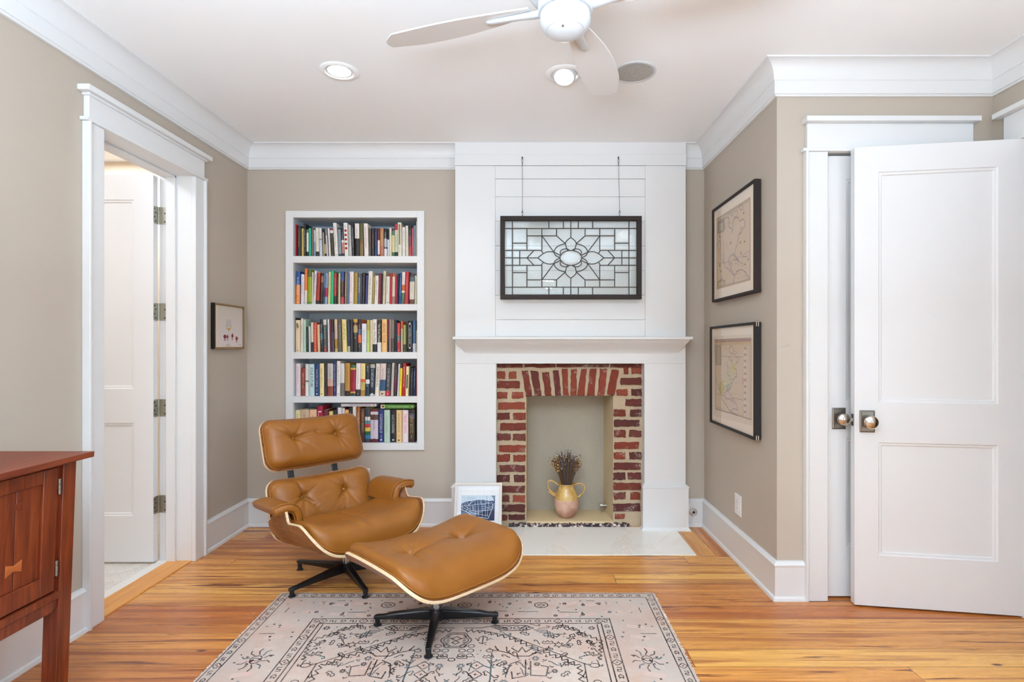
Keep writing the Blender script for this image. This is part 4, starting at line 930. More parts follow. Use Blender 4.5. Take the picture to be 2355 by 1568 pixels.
# ================================================================ ceiling: fan, downlights, speaker
fc_ = Vector((0.130, 1.868, HC)); fan = thing('ceiling_fan', 'white four-bladed ceiling fan with domed hub', 'ceiling fan', fc_)
MB().lathe([(0.085, 0.0), (0.085, -0.03), (0.105, -0.05), (0.135, -0.09), (0.142, -0.13), (0.141, -0.175), (0.134, -0.205), (0.118, -0.226), (0.098, -0.236), (0.06, -0.237)], fc_, 48).build('motor_housing', 'fanwhite', fan)
zh = -0.238
MB().lathe([(0.06, zh), (0.088, zh-0.004), (0.094, zh-0.010), (0.095, zh-0.040), (0.092, zh-0.046), (0.06, zh-0.048)], fc_, 48).build('flywheel_ring', 'fanwhite', fan)
z2 = zh-0.050
cap = MB().lathe([(0.05, z2+0.004), (0.085, z2+0.001), (0.0865, z2-0.002), (0.087, z2-0.026), (0.083, z2-0.040), (0.072, z2-0.054), (0.066, z2-0.058), (0.064, z2-0.0575), (0.050, z2-0.068), (0.028, z2-0.076), (0.0, z2-0.078)], fc_, 48).build('switch_cap', 'fanwhite', fan, angle=45)
for a in (-125, -48, 40): MB().lathe([(0.0035, 0.0), (0.0035, 0.0022), (0.0, 0.003)], fc_+Vector((cos(radians(a))*0.086, sin(radians(a))*0.086, z2-0.018)), 8, (Vector((-sin(radians(a)), cos(radians(a)), 0)), Vector((0, 0, 1)), Vector((cos(radians(a)), sin(radians(a)), 0)))).build('cap_screw', 'fanwhite', cap)
MB().lathe([(0.003, 0.0), (0.004, -0.006), (0.0, -0.007)], fc_+Vector((-0.012, -0.055, z2-0.066)), 8).build('pull_chain_stub', 'hinge', cap)
for ang in (70.4, 160.4, 250.4, 340.4):
    a = radians(ang); u = Vector((cos(a), sin(a), 0)); v = Vector((-sin(a), cos(a), 0)); zb = zh-0.012
    pt = lambda s, t, h: fc_+u*s+v*t+Vector((0, 0, zb+h-t*0.20))
    # blade: asymmetric paddle, pitched
    top = []; N = 22; e1, e2 = [], []
    for k in range(N+1):
        t = k/N; s = 0.125+0.565*t
        hw1 = 0.028+0.066*sin(min(1, t*1.45)*pi/2)-0.050*max(0, t-0.80)/0.20*0.5; hw2 = 0.030+0.046*sin(min(1, t*1.3)*pi/2)
        e1.append((s+0.030*t, -hw1+0.022*t*t)); e2.append((s-0.035*t*t, hw2-0.012*t))
    # rounded tip
    p, r_ = e1[-1], e2[-1]; tipc = []
    for k in range(1, 8):
        t = k/8; tipc.append((p[0]+(r_[0]-p[0])*t+0.026*sin(t*pi), p[1]+(r_[1]-p[1])*t))
    out = e1+tipc+e2[::-1]
    MB().rings([[pt(s, t, 0.003) for s, t in out], [pt(s, t, -0.003) for s, t in out]]).build('fan_blade', 'bladewhite', fan, bevel=0.001, angle=30)
    w = MB(); rs = []
    for s, wd, th, h in ((0.075, 0.022, 0.013, -0.016), (0.11, 0.020, 0.013, -0.017), (0.15, 0.017, 0.011, -0.014), (0.22, 0.016, 0.009, -0.011), (0.275, 0.015, 0.008, -0.009), (0.292, 0.010, 0.006, -0.007), (0.298, 0.003, 0.003, -0.005)):
        rs.append([pt(s, wd*cos(j*pi/6), 0)+Vector((0, 0, h+th*sin(j*pi/6))) for j in range(12)])
    w.rings(rs).build('blade_arm', 'fanwhite', fan, angle=50)
def downlight(px, py, label, eye=False):
    d = F*(HC-CZ)/(PY-py); c = Vector((wx(px, d), d, HC)); t = thing('recessed_light', label, 'ceiling light', c)
    tilt = Matrix.Translation(c)
    w = MB(); w.lathe([(0.098, -0.0005), (0.0985, -0.003), (0.094, -0.006), (0.074, -0.007), (0.070, -0.002)], c, 48, caps=False); w.build('trim_ring', 'ceil', t, angle=50)
    if not eye:
        MB().lathe([(0.0705, -0.006), (0.067, -0.002), (0.060, -0.0015), (0.056, -0.0012)], c, 40, caps=False).build('baffle', 'fanwhite', t)
        MB().lathe([(0.0, -0.0025), (0.057, -0.0025)], c, 40, caps=False).build('lamp_lens', 'lamp', t)
    else:
        ax = Vector((-0.10, -0.42, -1)).normalized(); u = ax.orthogonal().normalized(); v = ax.cross(u)
        MB().lathe([(0.066, -0.01), (0.063, 0.012), (0.055, 0.024), (0.050, 0.026)], c, 40, (u, v, ax), False).build('gimbal', 'fanwhite', t)
        MB().lathe([(0.0, 0.022), (0.051, 0.0235)], c, 40, (u, v, ax), False).build('lamp_lens', 'lamp', t)
    return c
dl1 = downlight(780.5, 163.5, 'recessed ceiling downlight nearer the bathroom door')
dl2 = downlight(1298, 170, 'gimbal ceiling downlight partly behind the front fan blade', True)
d = F*(HC-CZ)/(PY-166); c = Vector((wx(1459, d), d, HC)); t = thing('ceiling_speaker', 'round flush ceiling speaker with grey grille beside the fan blade', 'speaker', c)
MB().lathe([(0.111, -0.0003), (0.111, -0.004), (0.106, -0.006), (0.099, -0.005), (0.098, -0.002)], c, 56, caps=False).build('speaker_ring', 'fanwhite', t)
MB().lathe([(0.0, -0.0045), (0.06, -0.004), (0.0985, -0.003)], c, 56, caps=False).build('speaker_grille', 'grille', t)

# ================================================================ cabinet at the near left
XT, YE, ZT = -1.554, 1.950, 0.902
cb = thing('wooden_cabinet', 'reddish cherry wood cabinet on legs with butterfly inlay door against the near left wall', 'cabinet', (-1.77, 1.35, 0))
KS = 0.0375; XFc = -1.585; YA = 0.72
def shx(x, z): return x-KS*(ZT-z)*(1 if x > -1.7 else 0)
def cbox(x0, x1, y0, y1, z0, z1, w=None):
    w = w or MB(); b = [(x0, y0), (x1, y0), (x1, y1), (x0, y1)]
    return w.hexa([(shx(x, z0), y, z0) for x, y in b], [(shx(x, z1), y, z1) for x, y in b])
w = MB(); xb_ = XL+0.006
w.hexa([(xb_, YA-0.04, ZT-0.020), (XT, YA-0.04, ZT-0.020), (XT, YE, ZT-0.020), (xb_, YE, ZT-0.020)], [(xb_, YA-0.04, ZT), (XT+0.001, YA-0.04, ZT), (XT+0.001, YE+0.001, ZT), (xb_, YE+0.001, ZT)])
w.build('cabinet_top', 'cherrytop', cb, bevel=0.002)
LW = 0.054; yl0, yl1 = 1.860, 1.912
for (xa, xb2) in ((XFc-0.052, XFc), (XL+0.03, XL+0.082)):
    for (ya, yb2) in ((yl0, yl1), (YA, YA+LW)): cbox(xa, xb2, ya, yb2, 0.0, ZT-0.0201).build('leg', 'cherry', cb, bevel=0.002)
zd0, zd1 = 0.447, 0.868; xd = XFc-0.003
def Yc(px, x=XFc-0.008): return x*F/(px-PX)
yh = 1.847                                             # door edge at the hinges
cbox(XFc-0.04, XFc-0.004, YA+LW, yl0, zd1+0.002, ZT-0.0201).build('top_rail', 'cherry', cb, bevel=0.001)
w = MB(); cbox(XFc-0.035, XFc+0.002, YA+LW, yl0+0.002, 0.418, 0.441, w)
P = [(YA+LW, 0.418), (yl0, 0.418), (yl0, 0.395), (yl0-0.006, 0.384), (yl0-0.018, 0.378), (yl0-0.03, 0.376), (YA+LW, 0.376)]
w.rings([[(shx(XFc-0.03, z), y, z) for y, z in P], [(shx(XFc-0.006, z), y, z) for y, z in P]])
w.build('lower_rail', 'cherry', cb, bevel=0.0015)
cbox(XL+0.03, XFc-0.045, YA+0.01, yl1-0.01, 0.44, ZT-0.0205).build('case_body', 'cherry', cb)
cbox(XFc-0.04, XFc-0.012, yh+0.004, yl0, 0.441, zd1).build('hinge_stile', 'cherry', cb)
def cab_door(y0, y1, inl):
    sw = 0.055; w = MB()
    cbox(XFc-0.03, XFc-0.006, y0, y0+sw, zd0, zd1, w); cbox(XFc-0.03, XFc-0.006, y1-sw, y1, zd0, zd1, w)
    cbox(XFc-0.03, XFc-0.006, y0+sw, y1-sw, zd1-0.045, zd1, w); cbox(XFc-0.03, XFc-0.006, y0+sw, y1-sw, zd0, zd0+0.063, w)
    dr = w.build('cabinet_door', 'cherry', cb, bevel=0.0025)
    ym = y1-sw-0.0885
    w = MB(); za, zb = zd0+0.063, zd1-0.045
    cbox(XFc-0.03, XFc-0.014, y0+sw, ym-0.0015, za, zb, w); cbox(XFc-0.03, XFc-0.014, ym+0.0015, y1-sw, za, zb, w)
    w.build('door_panel', 'cherry', dr, bevel=0.0015)
    cbox(XFc-0.03, XFc-0.016, ym-0.002, ym+0.002, za, zb).build('panel_groove', 'blackframe', dr)
    if inl:
        for zc_, m in ((za+0.070, 'inlay'), (zb-0.050, 'cherry')):
            w = MB(); hw2, hh = 0.027, 0.019
            P = [(-hw2, -hh), (0, -hh*0.45), (hw2, -hh), (hw2, hh), (0, hh*0.45), (-hw2, hh)]
            w.rings([[(shx(XFc-0.018, zc_+b), ym+a, zc_+b) for a, b in P], [(shx(XFc-0.0125, zc_+b), ym+a, zc_+b) for a, b in P]])
            w.build('butterfly_inlay', m, dr, bevel=0.001)
    return dr
dr = cab_door(1.30, yh, True); cab_door(0.79, 1.296, False)
for py in (1118, 1306):
    dd = yh+0.003; z = wz(py, dd); w = MB(); c = Vector((shx(XFc-0.004, z), dd, z))
    for k in range(3): w.lathe([(0.0055, -0.026+k*0.0176), (0.0055, -0.026+k*0.0176+0.0166)], c, 12)
    w.box(c.x-0.006, c.x-0.0045, dd-0.005, dd+0.004, z-0.026, z+0.026)
    w.build('hinge', 'nickel', dr, angle=40)
w = MB(); p = Vector((shx(XFc, 0.40)+0.0008, 1.868, 0.404)); w.lathe([(0.004, 0.0), (0.0, 0.0006)], p, 10, 'x'); w.build('wood_peg', 'cherrytop', cb)
# ================================================================ rug
RX0, RX1, RY1, RY0, RZ = -1.265, 0.650, 2.800, -0.10, 0.010
rxc = (RX0+RX1)/2; HWR = (RX1-RX0)/2
rg = thing('area_rug', 'worn beige and pink oriental rug with dark geometric pattern under the ottoman', 'rug', (rxc, 1.4, 0))
w = MB(); n = 40; rs = []
edge = lambda t, s: 0.004*sin(t*23+s)+0.003*sin(t*57+s*2)
pts = []
for k in range(n): pts.append((RX0+edge(k/n, 1)*0.6, RY0+(RY1-RY0)*k/n))
for k in range(n): pts.append((RX0+(RX1-RX0)*k/n, RY1+edge(k/n, 2)*0.5))
for k in range(n): pts.append((RX1+edge(k/n, 3)*0.6, RY1+(RY0-RY1)*k/n))
for k in range(n): pts.append((RX1+(RX0-RX1)*k/n, RY0))
w.rings([[(x, y, 0.0005) for x, y in pts], [(x, y, RZ-0.002) for x, y in pts], [(rxc+(x-rxc)*0.998, y if y < RY1-0.01 else y-0.002, RZ) for x, y in pts]])
w.build('rug_field', 'rug', rg, angle=40)
w = MB()
for k in range(420):
    x = RX0+(RX1-RX0)*(k+R.random())/420; l = R.uniform(0.006, 0.017)
    w.tube([(x, RY1-0.004, 0.006), (x+R.uniform(-0.004, 0.004), RY1+l*0.6, 0.005), (x+R.uniform(-0.008, 0.008), RY1+l, 0.002)], 0.0011, 4)
for k in range(260):
    for sx, X_ in ((-1, RX0), (1, RX1)):
        y = 1.2+1.6*(k+R.random())/260; w.tube([(X_-sx*0.004, y, 0.006), (X_+sx*R.uniform(0.003, 0.009), y+R.uniform(-0.004, 0.004), 0.003)], 0.0014, 4)
w.build('fringe', 'fringe', rg)['kind'] = 'stuff'
dk, tl, pk = MB(), MB(), MB()
def S(b, pts, wd=0.0045, closed=False, mir=True):
    "stroke in rug coordinates: x from the centre line, y as distance from the far edge; mirrored"
    lift = RZ+(0.0006 if b is dk else 0.00045 if b is tl else 0.0003)
    for s in ((1, -1) if mir else (1,)):
        b.stroke([(rxc+s*x, RY1-y, lift) for x, y in pts], wd*1.18, (0, 0, 1), closed)
def S2(b, pts, wd=0.0045, closed=False):
    S(b, pts, wd, closed)
    S(b, [(x, (RY1-RY0)-y) for x, y in pts], wd, closed)
def blob(b, x, y, r, ru=None, n=8):
    for s in (1, -1): b.disc((rxc+s*x, RY1-y, RZ+0.0005), r, (0, 0, 1), n, ru)
LEN = RY1-RY0
def frame(i, wd=0.005): S(dk, [(0, i), (HWR-i, i), (HWR-i, LEN-i), (0, LEN-i)], wd)
for i in (0.012, 0.052): frame(i, 0.0042)
for i in (0.268, 0.312): frame(i, 0.0048)
# motifs
def octo(b, x, y, r=0.03, mir=True, sy=0.8):
    S(b, [(x+r*cos(k*pi/4+pi/8), y+sy*r*sin(k*pi/4+pi/8)) for k in range(8)], 0.0045 if r > 0.016 else 0.0034, True, mir)
    if r > 0.016: S(b, [(x+r*0.5*cos(k*pi/2), y+sy*r*0.5*sin(k*pi/2)) for k in range(4)], 0.004, True, mir)
def rosette(b, x, y, r=0.02):
    S(b, [(x+r*(1+0.18*cos(4*t))*cos(t), y+r*(1+0.18*cos(4*t))*sin(t)) for t in [k*pi/8 for k in range(16)]], 0.0036, True)
    blob(pk, x, y, r*0.75); S(b, [(x-r*0.4, y), (x+r*0.4, y)], 0.003); S(b, [(x, y-r*0.4), (x, y+r*0.4)], 0.003)
def esse(b, x, y, r=0.012, ax=0):
    p = [(-1, -0.6), (-1, 0.7), (0.1, 0.7), (0.1, -0.5), (1, -0.5), (1, 0.7)]
    S(b, [((x+a*r, y+c*r) if not ax else (x+c*r, y+a*r)) for a, c in p], 0.0034)
def leaf(b, x, y, r=0.01, ax=0):
    p = [(-1, 0), (-0.3, -0.7), (0.8, -0.5), (0.3, 0), (0.8, 0.6), (-0.3, 0.7)]
    S(b, [((x+a*r, y+c*r) if not ax else (x+c*r, y+a*r)) for a, c in p], 0.0034, True)
mid = lambda i: i
k = 0; step = 0.047
for band, cy, r0 in ((0, 0.032, 0.0145), (1, 0.290, 0.0165)):
    x = 0.026
    while x < HWR-cy-0.02:
        [lambda: rosette(dk, x, cy, r0), lambda: esse(dk, x, cy, r0*0.8), lambda: leaf(tl if band else dk, x, cy, r0*0.8), lambda: esse(dk, x, cy, r0*0.75)][k % 4](); k += 1; x += step
    y = cy
    while y < 1.7:
        X_ = HWR-cy
        [lambda: rosette(dk, X_, y, r0), lambda: esse(dk, X_, y, r0*0.8, 1), lambda: leaf(dk, X_, y, r0*0.8, 1), lambda: esse(dk, X_, y, r0*0.75, 1)][k % 4](); k += 1; y += step
# wide border: octagons, dashes, spider flowers
octo(dk, 0.375, 0.135, 0.034); octo(dk, 0.0, 0.135, 0.034, False)
for (x, y, l) in ((0.26, 0.20, 0.10), (0.46, 0.205, 0.09), (0.15, 0.195, 0.06), (0.60, 0.09, 0.04)): S(dk, [(x, y), (x+l, y+0.002)], 0.0035)
for i in range(70):
    x, y = R.uniform(0.03, HWR-0.07), R.uniform(0.075, 0.245); a = R.uniform(0, 3)
    S(R.choice([dk, tl, pk, pk]), [(x, y), (x+0.008*cos(a), y+0.008*sin(a))], R.uniform(0.004, 0.009))
for i in range(90):
    x, y = HWR-R.uniform(0.075, 0.25), R.uniform(0.26, 1.6); a = R.uniform(0, 3)
    S(R.choice([dk, tl, pk, pk, dk]), [(x, y), (x+0.010*cos(a), y+0.010*sin(a))], R.uniform(0.004, 0.010))
for y in (0.16, 0.40, 0.86, 1.2): S(dk, [(HWR-0.15, y), (HWR-0.06-0.02, y+0.001)], 0.0035) if y > 0.2 else S(dk, [(HWR-0.11, y), (HWR-0.108, y+0.05)], 0.0035)
for y0 in (0.60, 1.15, 1.7, 2.25):
    cx = HWR-0.165
    S(dk, [(cx+0.022*cos(t), y0+0.028*sin(t)) for t in [k*pi/5 for k in range(10)]], 0.0042, True); octo(dk, cx, y0, 0.012)
    for t in range(10):
        a = t*pi/5+0.3; S(dk if t % 3 else tl, [(cx+0.028*cos(a), y0+0.034*sin(a)), (cx+0.05*cos(a+0.25), y0+0.06*sin(a+0.25)), (cx+0.066*cos(a+0.1), y0+0.082*sin(a+0.1))], 0.0045)
def zig(b, p0, p1, n, amp=0.010, wd=0.0046):
    a, c = Vector(p0), Vector(p1); d = (c-a); nrm = Vector((-d.y, d.x)).normalized(); pts = []
    for i in range(n*2+1):
        pts.append(tuple(a+d*i/(2*n)+nrm*(amp if i % 2 else -amp)))
    S(b, pts, wd)
# field: stepped panel, zigzag hexagon, spandrels
zig(dk, (0.03, 0.375), (0.11, 0.385), 3); zig(dk, (0.11, 0.385), (0.225, 0.432), 4); zig(dk, (0.225, 0.432), (0.513, 0.640), 12); S(dk, [(0.09, 0.372), (0.23, 0.418), (0.535, 0.628), (0.535, 1.6)], 0.0042); zig(dk, (0.513, 0.64), (0.513, 1.5), 24)
zig(dk, (0.463, 0.318), (0.625, 0.46), 7, 0.008); zig(dk, (0.625, 0.46), (0.600, 0.60), 5, 0.008); S(dk, [(0.625, 0.32), (0.625, 1.6)], 0.0042); S(dk, [(0.02, 0.352), (0.10, 0.352), (0.16, 0.330), (0.30, 0.330), (0.335, 0.352), (0.30, 0.374), (0.19, 0.374), (0.16, 0.352)], 0.0042)
for t in (0.0, 0.012, 0.024): S(tl if t else dk, [(0.335+t, 0.368+t), (0.395+t, 0.372+t), (0.40+t, 0.42+t)], 0.0042)
for i in range(4): octo(dk, 0.19+i*0.034, 0.352, 0.013)
# central rosette (rounded, ringed with teeth)
cy = 0.455
for r, wd in ((0.062, 0.0048), (0.050, 0.004)): S(dk, [(r*(1+0.07*cos(6*t))*cos(t), cy+r*(1+0.07*cos(6*t))*sin(t)) for t in [k*pi/18 for k in range(36)]], wd, True, False)
S(dk, [(0, cy-0.03), (0.02, cy-0.012), (0, cy+0.004), (-0.02, cy-0.012)], 0.004, True, False); S(dk, [(0, cy+0.004), (0.016, cy+0.018), (0, cy+0.032), (-0.016, cy+0.018)], 0.004, True, False)
for t in range(8): S(dk, [(0.028+0.0*t, cy-0.03+t*0.008), (0.042, cy-0.03+t*0.008)], 0.003)
def tulip(b, x, y, r=0.04, up=1):
    S(b, [(x-r, y-r*0.5*up), (x-r*0.5, y+r*0.1*up), (x-r*0.55, y-r*0.6*up), (x, y-r*up), (x+r*0.55, y-r*0.6*up), (x+r*0.5, y+r*0.1*up), (x+r, y-r*0.5*up)], 0.0044); S(b, [(x, y-r*up), (x, y+r*0.8*up), (x-r*0.5, y+r*0.5*up)], 0.0044); S(b, [(x, y+r*0.8*up), (x+r*0.5, y+r*0.5*up)], 0.0044)
tulip(dk, 0.115, 0.455, 0.034)
for (x, y) in ((0.035, 0.50), (0.07, 0.50), (0.035, 0.535), (0.07, 0.535), (0.035, 0.57), (0.07, 0.57), (0.0, 0.60), (0.15, 0.535)): octo(dk, x, y, 0.0145)
# big palmettes, branches and arabesques
def palm(x, y, s=1.0):
    S(dk, [(x-0.06*s, y), (x-0.03*s, y+0.03*s), (x+0.03*s, y+0.03*s), (x+0.06*s, y)], 0.0048); S(dk, [(x-0.045*s, y-0.03*s), (x-0.015*s, y), (x, y-0.035*s), (x+0.015*s, y), (x+0.045*s, y-0.03*s)], 0.0048)
    for k in range(6): S(tl, [(x+0.03*s+k*0.008*s, y-0.03*s+k*0.008*s), (x+0.055*s+k*0.006*s, y-0.045*s+k*0.012*s)], 0.006)
    for k in (-1, 1): S(dk, [(x+k*0.05*s, y+0.01*s), (x+k*0.10*s, y-0.01*s), (x+k*0.115*s, y-0.045*s)], 0.0046)
palm(0.285, 0.545); palm(0.29, 1.05, 1.1); palm(0.12, 0.85, 1.2)
for (x0, y0) in ((0.30, 0.66), (0.33, 0.92), (0.15, 1.2)):
    S(dk, [(x0, y0-0.06), (x0, y0+0.05), (x0-0.05, y0+0.065), (x0-0.055, y0+0.02)], 0.0048); S(dk, [(x0+0.02, y0-0.05), (x0+0.02, y0+0.045), (x0+0.08, y0+0.05), (x0+0.09, y0-0.01), (x0+0.06, y0-0.02)], 0.0048); S(dk, [(x0-0.02, y0-0.055), (x0-0.06, y0-0.03), (x0-0.075, y0+0.03)], 0.0048); S(pk, [(x0-0.03, y0), (x0+0.05, y0)], 0.010)
    for k in range(3): S(dk, [(x0-0.09, y0-0.04+k*0.03), (x0-0.075, y0-0.03+k*0.03), (x0-0.09, y0-0.02+k*0.03)], 0.0044)
for y in (0.60, 0.66, 0.72): rosette(dk, 0.105, y+0.04, 0.022)
S(tl, [(0.16, 0.55), (0.165, 0.72), (0.16, 1.0)], 0.0056); S(tl, [(0.165, 0.62), (0.20, 0.60)], 0.005); S(tl, [(0.165, 0.66), (0.13, 0.64)], 0.005)
for i in range(150):
    x, y = R.uniform(0.01, 0.50), R.uniform(0.55, 1.7); a = R.uniform(0, 3); S(R.choice([dk, tl, pk, dk]), [(x, y), (x+0.014*cos(a), y+0.014*sin(a)), (x+0.014*cos(a)+0.01*sin(a), y+0.014*sin(a)-0.01*cos(a))], 0.0042)
# spandrel leaves
for (x, y, a) in ((0.50, 0.36, 0.3), (0.44, 0.345, 2.6), (0.55, 0.41, 0.9), (0.50, 0.43, 2.0), (0.58, 0.48, 1.2), (0.57, 0.56, 0.4), (0.42, 0.42, 2.9)):
    c, s = cos(a), sin(a); p = [(-0.03, 0), (-0.012, -0.012), (-0.006, 0.0), (0.006, -0.016), (0.010, -0.002), (0.030, -0.006), (0.012, 0.010), (0.002, 0.004), (-0.012, 0.014)]
    S(dk, [(x+u*c-v*s, y+u*s+v*c) for u, v in p], 0.0044, True)
S(dk, [(0.44+0.022*(1 if k % 2 else 0.5)*cos(k*pi/6), 0.49+0.022*(1 if k % 2 else 0.5)*sin(k*pi/6)) for k in range(12)], 0.0042, True); octo(dk, 0.49, 0.49, 0.011)
S(dk, [(0.575+0.02*cos(k*pi/4), 0.64+0.014*sin(k*pi/4)) for k in range(8)], 0.0042, True); S(dk, [(0.555, 0.64), (0.53, 0.625)], 0.004)
for i in range(110):
    x, y = R.uniform(0.02, 0.61), R.uniform(0.33, 0.64); a = R.uniform(0, 6); S(R.choice([dk, pk, tl, pk]), [(x, y), (x+0.009*cos(a), y+0.009*sin(a))], 0.0036)
# denser field ornament: hooked vines, cloud bands and small flowers between the large motifs
rq = random.Random(21)
def hook(x, y, r, a):
    c, s_ = cos(a), sin(a); p = [(-1.6, 0.5), (-0.8, 0.1), (0, 0), (0.7, -0.2), (1.0, -0.8), (0.5, -1.1), (0.2, -0.7)]
    S(rq.choice([dk, dk, tl]), [(x+r*(u*c-v*s_), y+r*(u*s_+v*c)) for u, v in p], 0.004)
def cloud(x, y, r, a):
    c, s_ = cos(a), sin(a); p = [(-1, 0), (-0.8, -0.6), (-0.3, -0.3), (0, -0.8), (0.3, -0.3), (0.8, -0.6), (1, 0), (0.5, 0.3), (0, 0.1), (-0.5, 0.3)]
    S(dk, [(x+r*(u*c-v*s_), y+r*(u*s_+v*c)) for u, v in p], 0.0038, True)
def star(x, y, r):
    S(rq.choice([dk, tl]), [(x+r*(1 if k % 2 else 0.45)*cos(k*pi/8), y+r*(1 if k % 2 else 0.45)*sin(k*pi/8)) for k in range(16)], 0.0036, True)
gy = 0.345; 
while gy < 1.7:
    gx = 0.03
    while gx < 0.62:
        x, y = gx+rq.uniform(-0.016, 0.016), gy+rq.uniform(-0.016, 0.016); t = rq.random()
        if not (x < 0.11 and y < 0.53) and abs(y-(0.36+0.5*x)) > 0.022:
            if t < 0.42: hook(x, y, rq.uniform(0.013, 0.021), rq.uniform(0, 6.28))
            elif t < 0.58: cloud(x, y, rq.uniform(0.016, 0.026), rq.choice([0, 0.5, 1.57, 2.4]))
            elif t < 0.72: star(x, y, rq.uniform(0.012, 0.018))
            elif t < 0.80: octo(dk, x, y, 0.015)
        gx += 0.062
    gy += 0.058
for x, y in ((0.10, 0.10), (0.20, 0.115), (0.30, 0.10), (0.47, 0.115), (0.56, 0.13), (0.64, 0.115), (0.07, 0.225), (0.19, 0.235), (0.42, 0.235), (0.55, 0.225), (0.68, 0.20)): S(pk, [(x, y), (x+0.05, y+0.006), (x+0.08, y-0.008)], 0.022); star(x+0.02, y+0.004, 0.010)
for k in range(16): S(pk, [(HWR-0.20, 0.33+k*0.09), (HWR-0.12, 0.35+k*0.09)], 0.024)
for b, nm, m in ((dk, 'dark_pattern', 'rugdark'), (tl, 'teal_pattern', 'rugteal'), (pk, 'pink_pattern', 'rugpink')): b.build(nm, m, rg, smooth=False)['kind'] = 'stuff'
# ================================================================ lounge chair and ottoman
def rrect(a, b, r, n):
    "n points round a rounded rectangle of half sizes a, b, evenly spaced"
    seg = []; per = 4*(a-r)+4*(b-r)+2*pi*r
    out = []
    for k in range(n):
        s = per*k/n
        for L_, kind, d in ((2*(b-r), 'l', 0), (pi*r/2, 'c', 0), (2*(a-r), 'l', 1), (pi*r/2, 'c', 1), (2*(b-r), 'l', 2), (pi*r/2, 'c', 2), (2*(a-r), 'l', 3), (pi*r/2, 'c', 3)):
            if s <= L_+1e-9: break
            s -= L_
        if kind == 'l':
            out.append([(a, -(b-r)+s), ((a-r)-s, b), (-a, (b-r)-s), (-(a-r)+s, -b)][d])
        else:
            cx, cy = [(a-r, b-r), (-(a-r), b-r), (-(a-r), -(b-r)), (a-r, -(b-r))][d]; th = d*pi/2+s/r
            out.append((cx+r*cos(th), cy+r*sin(th)))
    return out
def surf_map(S):
    def f(x, y, h):
        e = 1e-3; p = S(x, y); tu = S(x+e, y)-S(x-e, y); tv = S(x, y+e)-S(x, y-e)
        return p+tu.cross(tv).normalized()*h
    return f
def shell(name, S, a, b, r, parent, t=0.013, J=112, K=14):
    f = surf_map(S); bd = rrect(a, b, r, J); w = MB()
    rr = [1-(1-k/K)**1.4 for k in range(1, K+1)]
    def side(h, mi):
        w.mi = mi; c = [f(0, 0, h)]*J; w.rings([[f(x*q, y*q, h) for x, y in bd] for q in rr], True, False)
        w.add([f(0, 0, h)]+[f(x*rr[0], y*rr[0], h) for x, y in bd], [(0, 1+j, 1+(j+1) % J) for j in range(J)])
    side(0.0, 0); side(-t, 0)
    w.mi = 1; w.rings([[f(x, y, 0.0) for x, y in bd], [f(x*1.004, y*1.004, -t*0.25) for x, y in bd], [f(x*1.004, y*1.004, -t*0.75) for x, y in bd], [f(x, y, -t) for x, y in bd]], True, False)
    return w.build(name, ['walnut', 'plyedge'], parent, local=True, angle=50, fix=False)
def cushion(name, S, a, b, r, T, parent, buttons=(), J=168, K=40, seed=1, flat=0.7, creases=(), upright=False):
    rn = random.Random(seed); f = surf_map(S) if not upright else (lambda x, y, h: S(x, y)+Vector((0.10*h*x/a, 0.10*h*y/b, h))); bd = rrect(a, b, r, J); w = MB(); D = 0.50*T
    ph = [[(rn.uniform(0, 2*pi), rn.uniform(0.5, 1.0), rn.uniform(0.06, 0.13), rn.uniform(0.10, 0.2)) for _ in range(11)] for _ in buttons]
    def hgt(x, y, q):
        h = T*(flat+(1-flat)*(1-q*q))*max(0.0, 1-q**9)**0.5
        for (bx, by), P in zip(buttons, ph):
            dx, dy = x-bx, y-by; p = sqrt(dx*dx+dy*dy); h -= D*(0.52*exp(-(p/0.042)**1.0)+0.48*exp(-(p/0.016)**2))*min(1, (1-q)*6)
            if p > 0.004:
                th = math.atan2(dy, dx)
                for (a0, am, ln, wd) in P:
                    dd = abs((th-a0+pi) % (2*pi)-pi)
                    if dd < 0.7: h -= 0.0115*am*exp(-(dd*max(p, 0.018)/0.0055)**2)*min(1, p/0.02)*exp(-(p/ln)**2)*min(1, (1-q)*5)
        for (x0, y0, x1, y1, am, wd) in creases:
            vx, vy = x1-x0, y1-y0; L2 = vx*vx+vy*vy; t = max(0, min(1, ((x-x0)*vx+(y-y0)*vy)/L2)); d2 = (x-x0-vx*t)**2+(y-y0-vy*t)**2
            h -= am*exp(-d2/(wd*wd))*min(1, (1-q)*5)
        return h
    rr = [1-(1-k/K)**1.9 for k in range(1, K+1)]
    rs = [[f(x*q, y*q, max(hgt(x*q, y*q, q), 0.0)) for x, y in bd] for q in rr]
    w.rings(rs[::1], True, False); w.add([f(0, 0, hgt(0, 0, 0))]+rs[0], [(0, 1+j, 1+(j+1) % J) for j in range(J)])
    o = w.build(name, 'leather', parent, local=True, angle=180, fix=False)
    MB().tube([f(x*1.003, y*1.003, 0.010) for x, y in bd], 0.0042, 6, True).build('piping', 'leather', o, local=True, angle=180)
    for bx, by in buttons:
        p = f(bx, by, hgt(bx, by, 0.0)+0.001); nn = (f(bx, by, 1)-f(bx, by, 0)).normalized(); u = nn.orthogonal().normalized(); v = nn.cross(u)
        MB().lathe([(0.0115, -0.006), (0.0125, 0.0), (0.0105, 0.0045), (0.006, 0.0066), (0.0, 0.0072)], p, 18, (u, v, nn)).build('button', 'leather', o, local=True, angle=180)
    return o
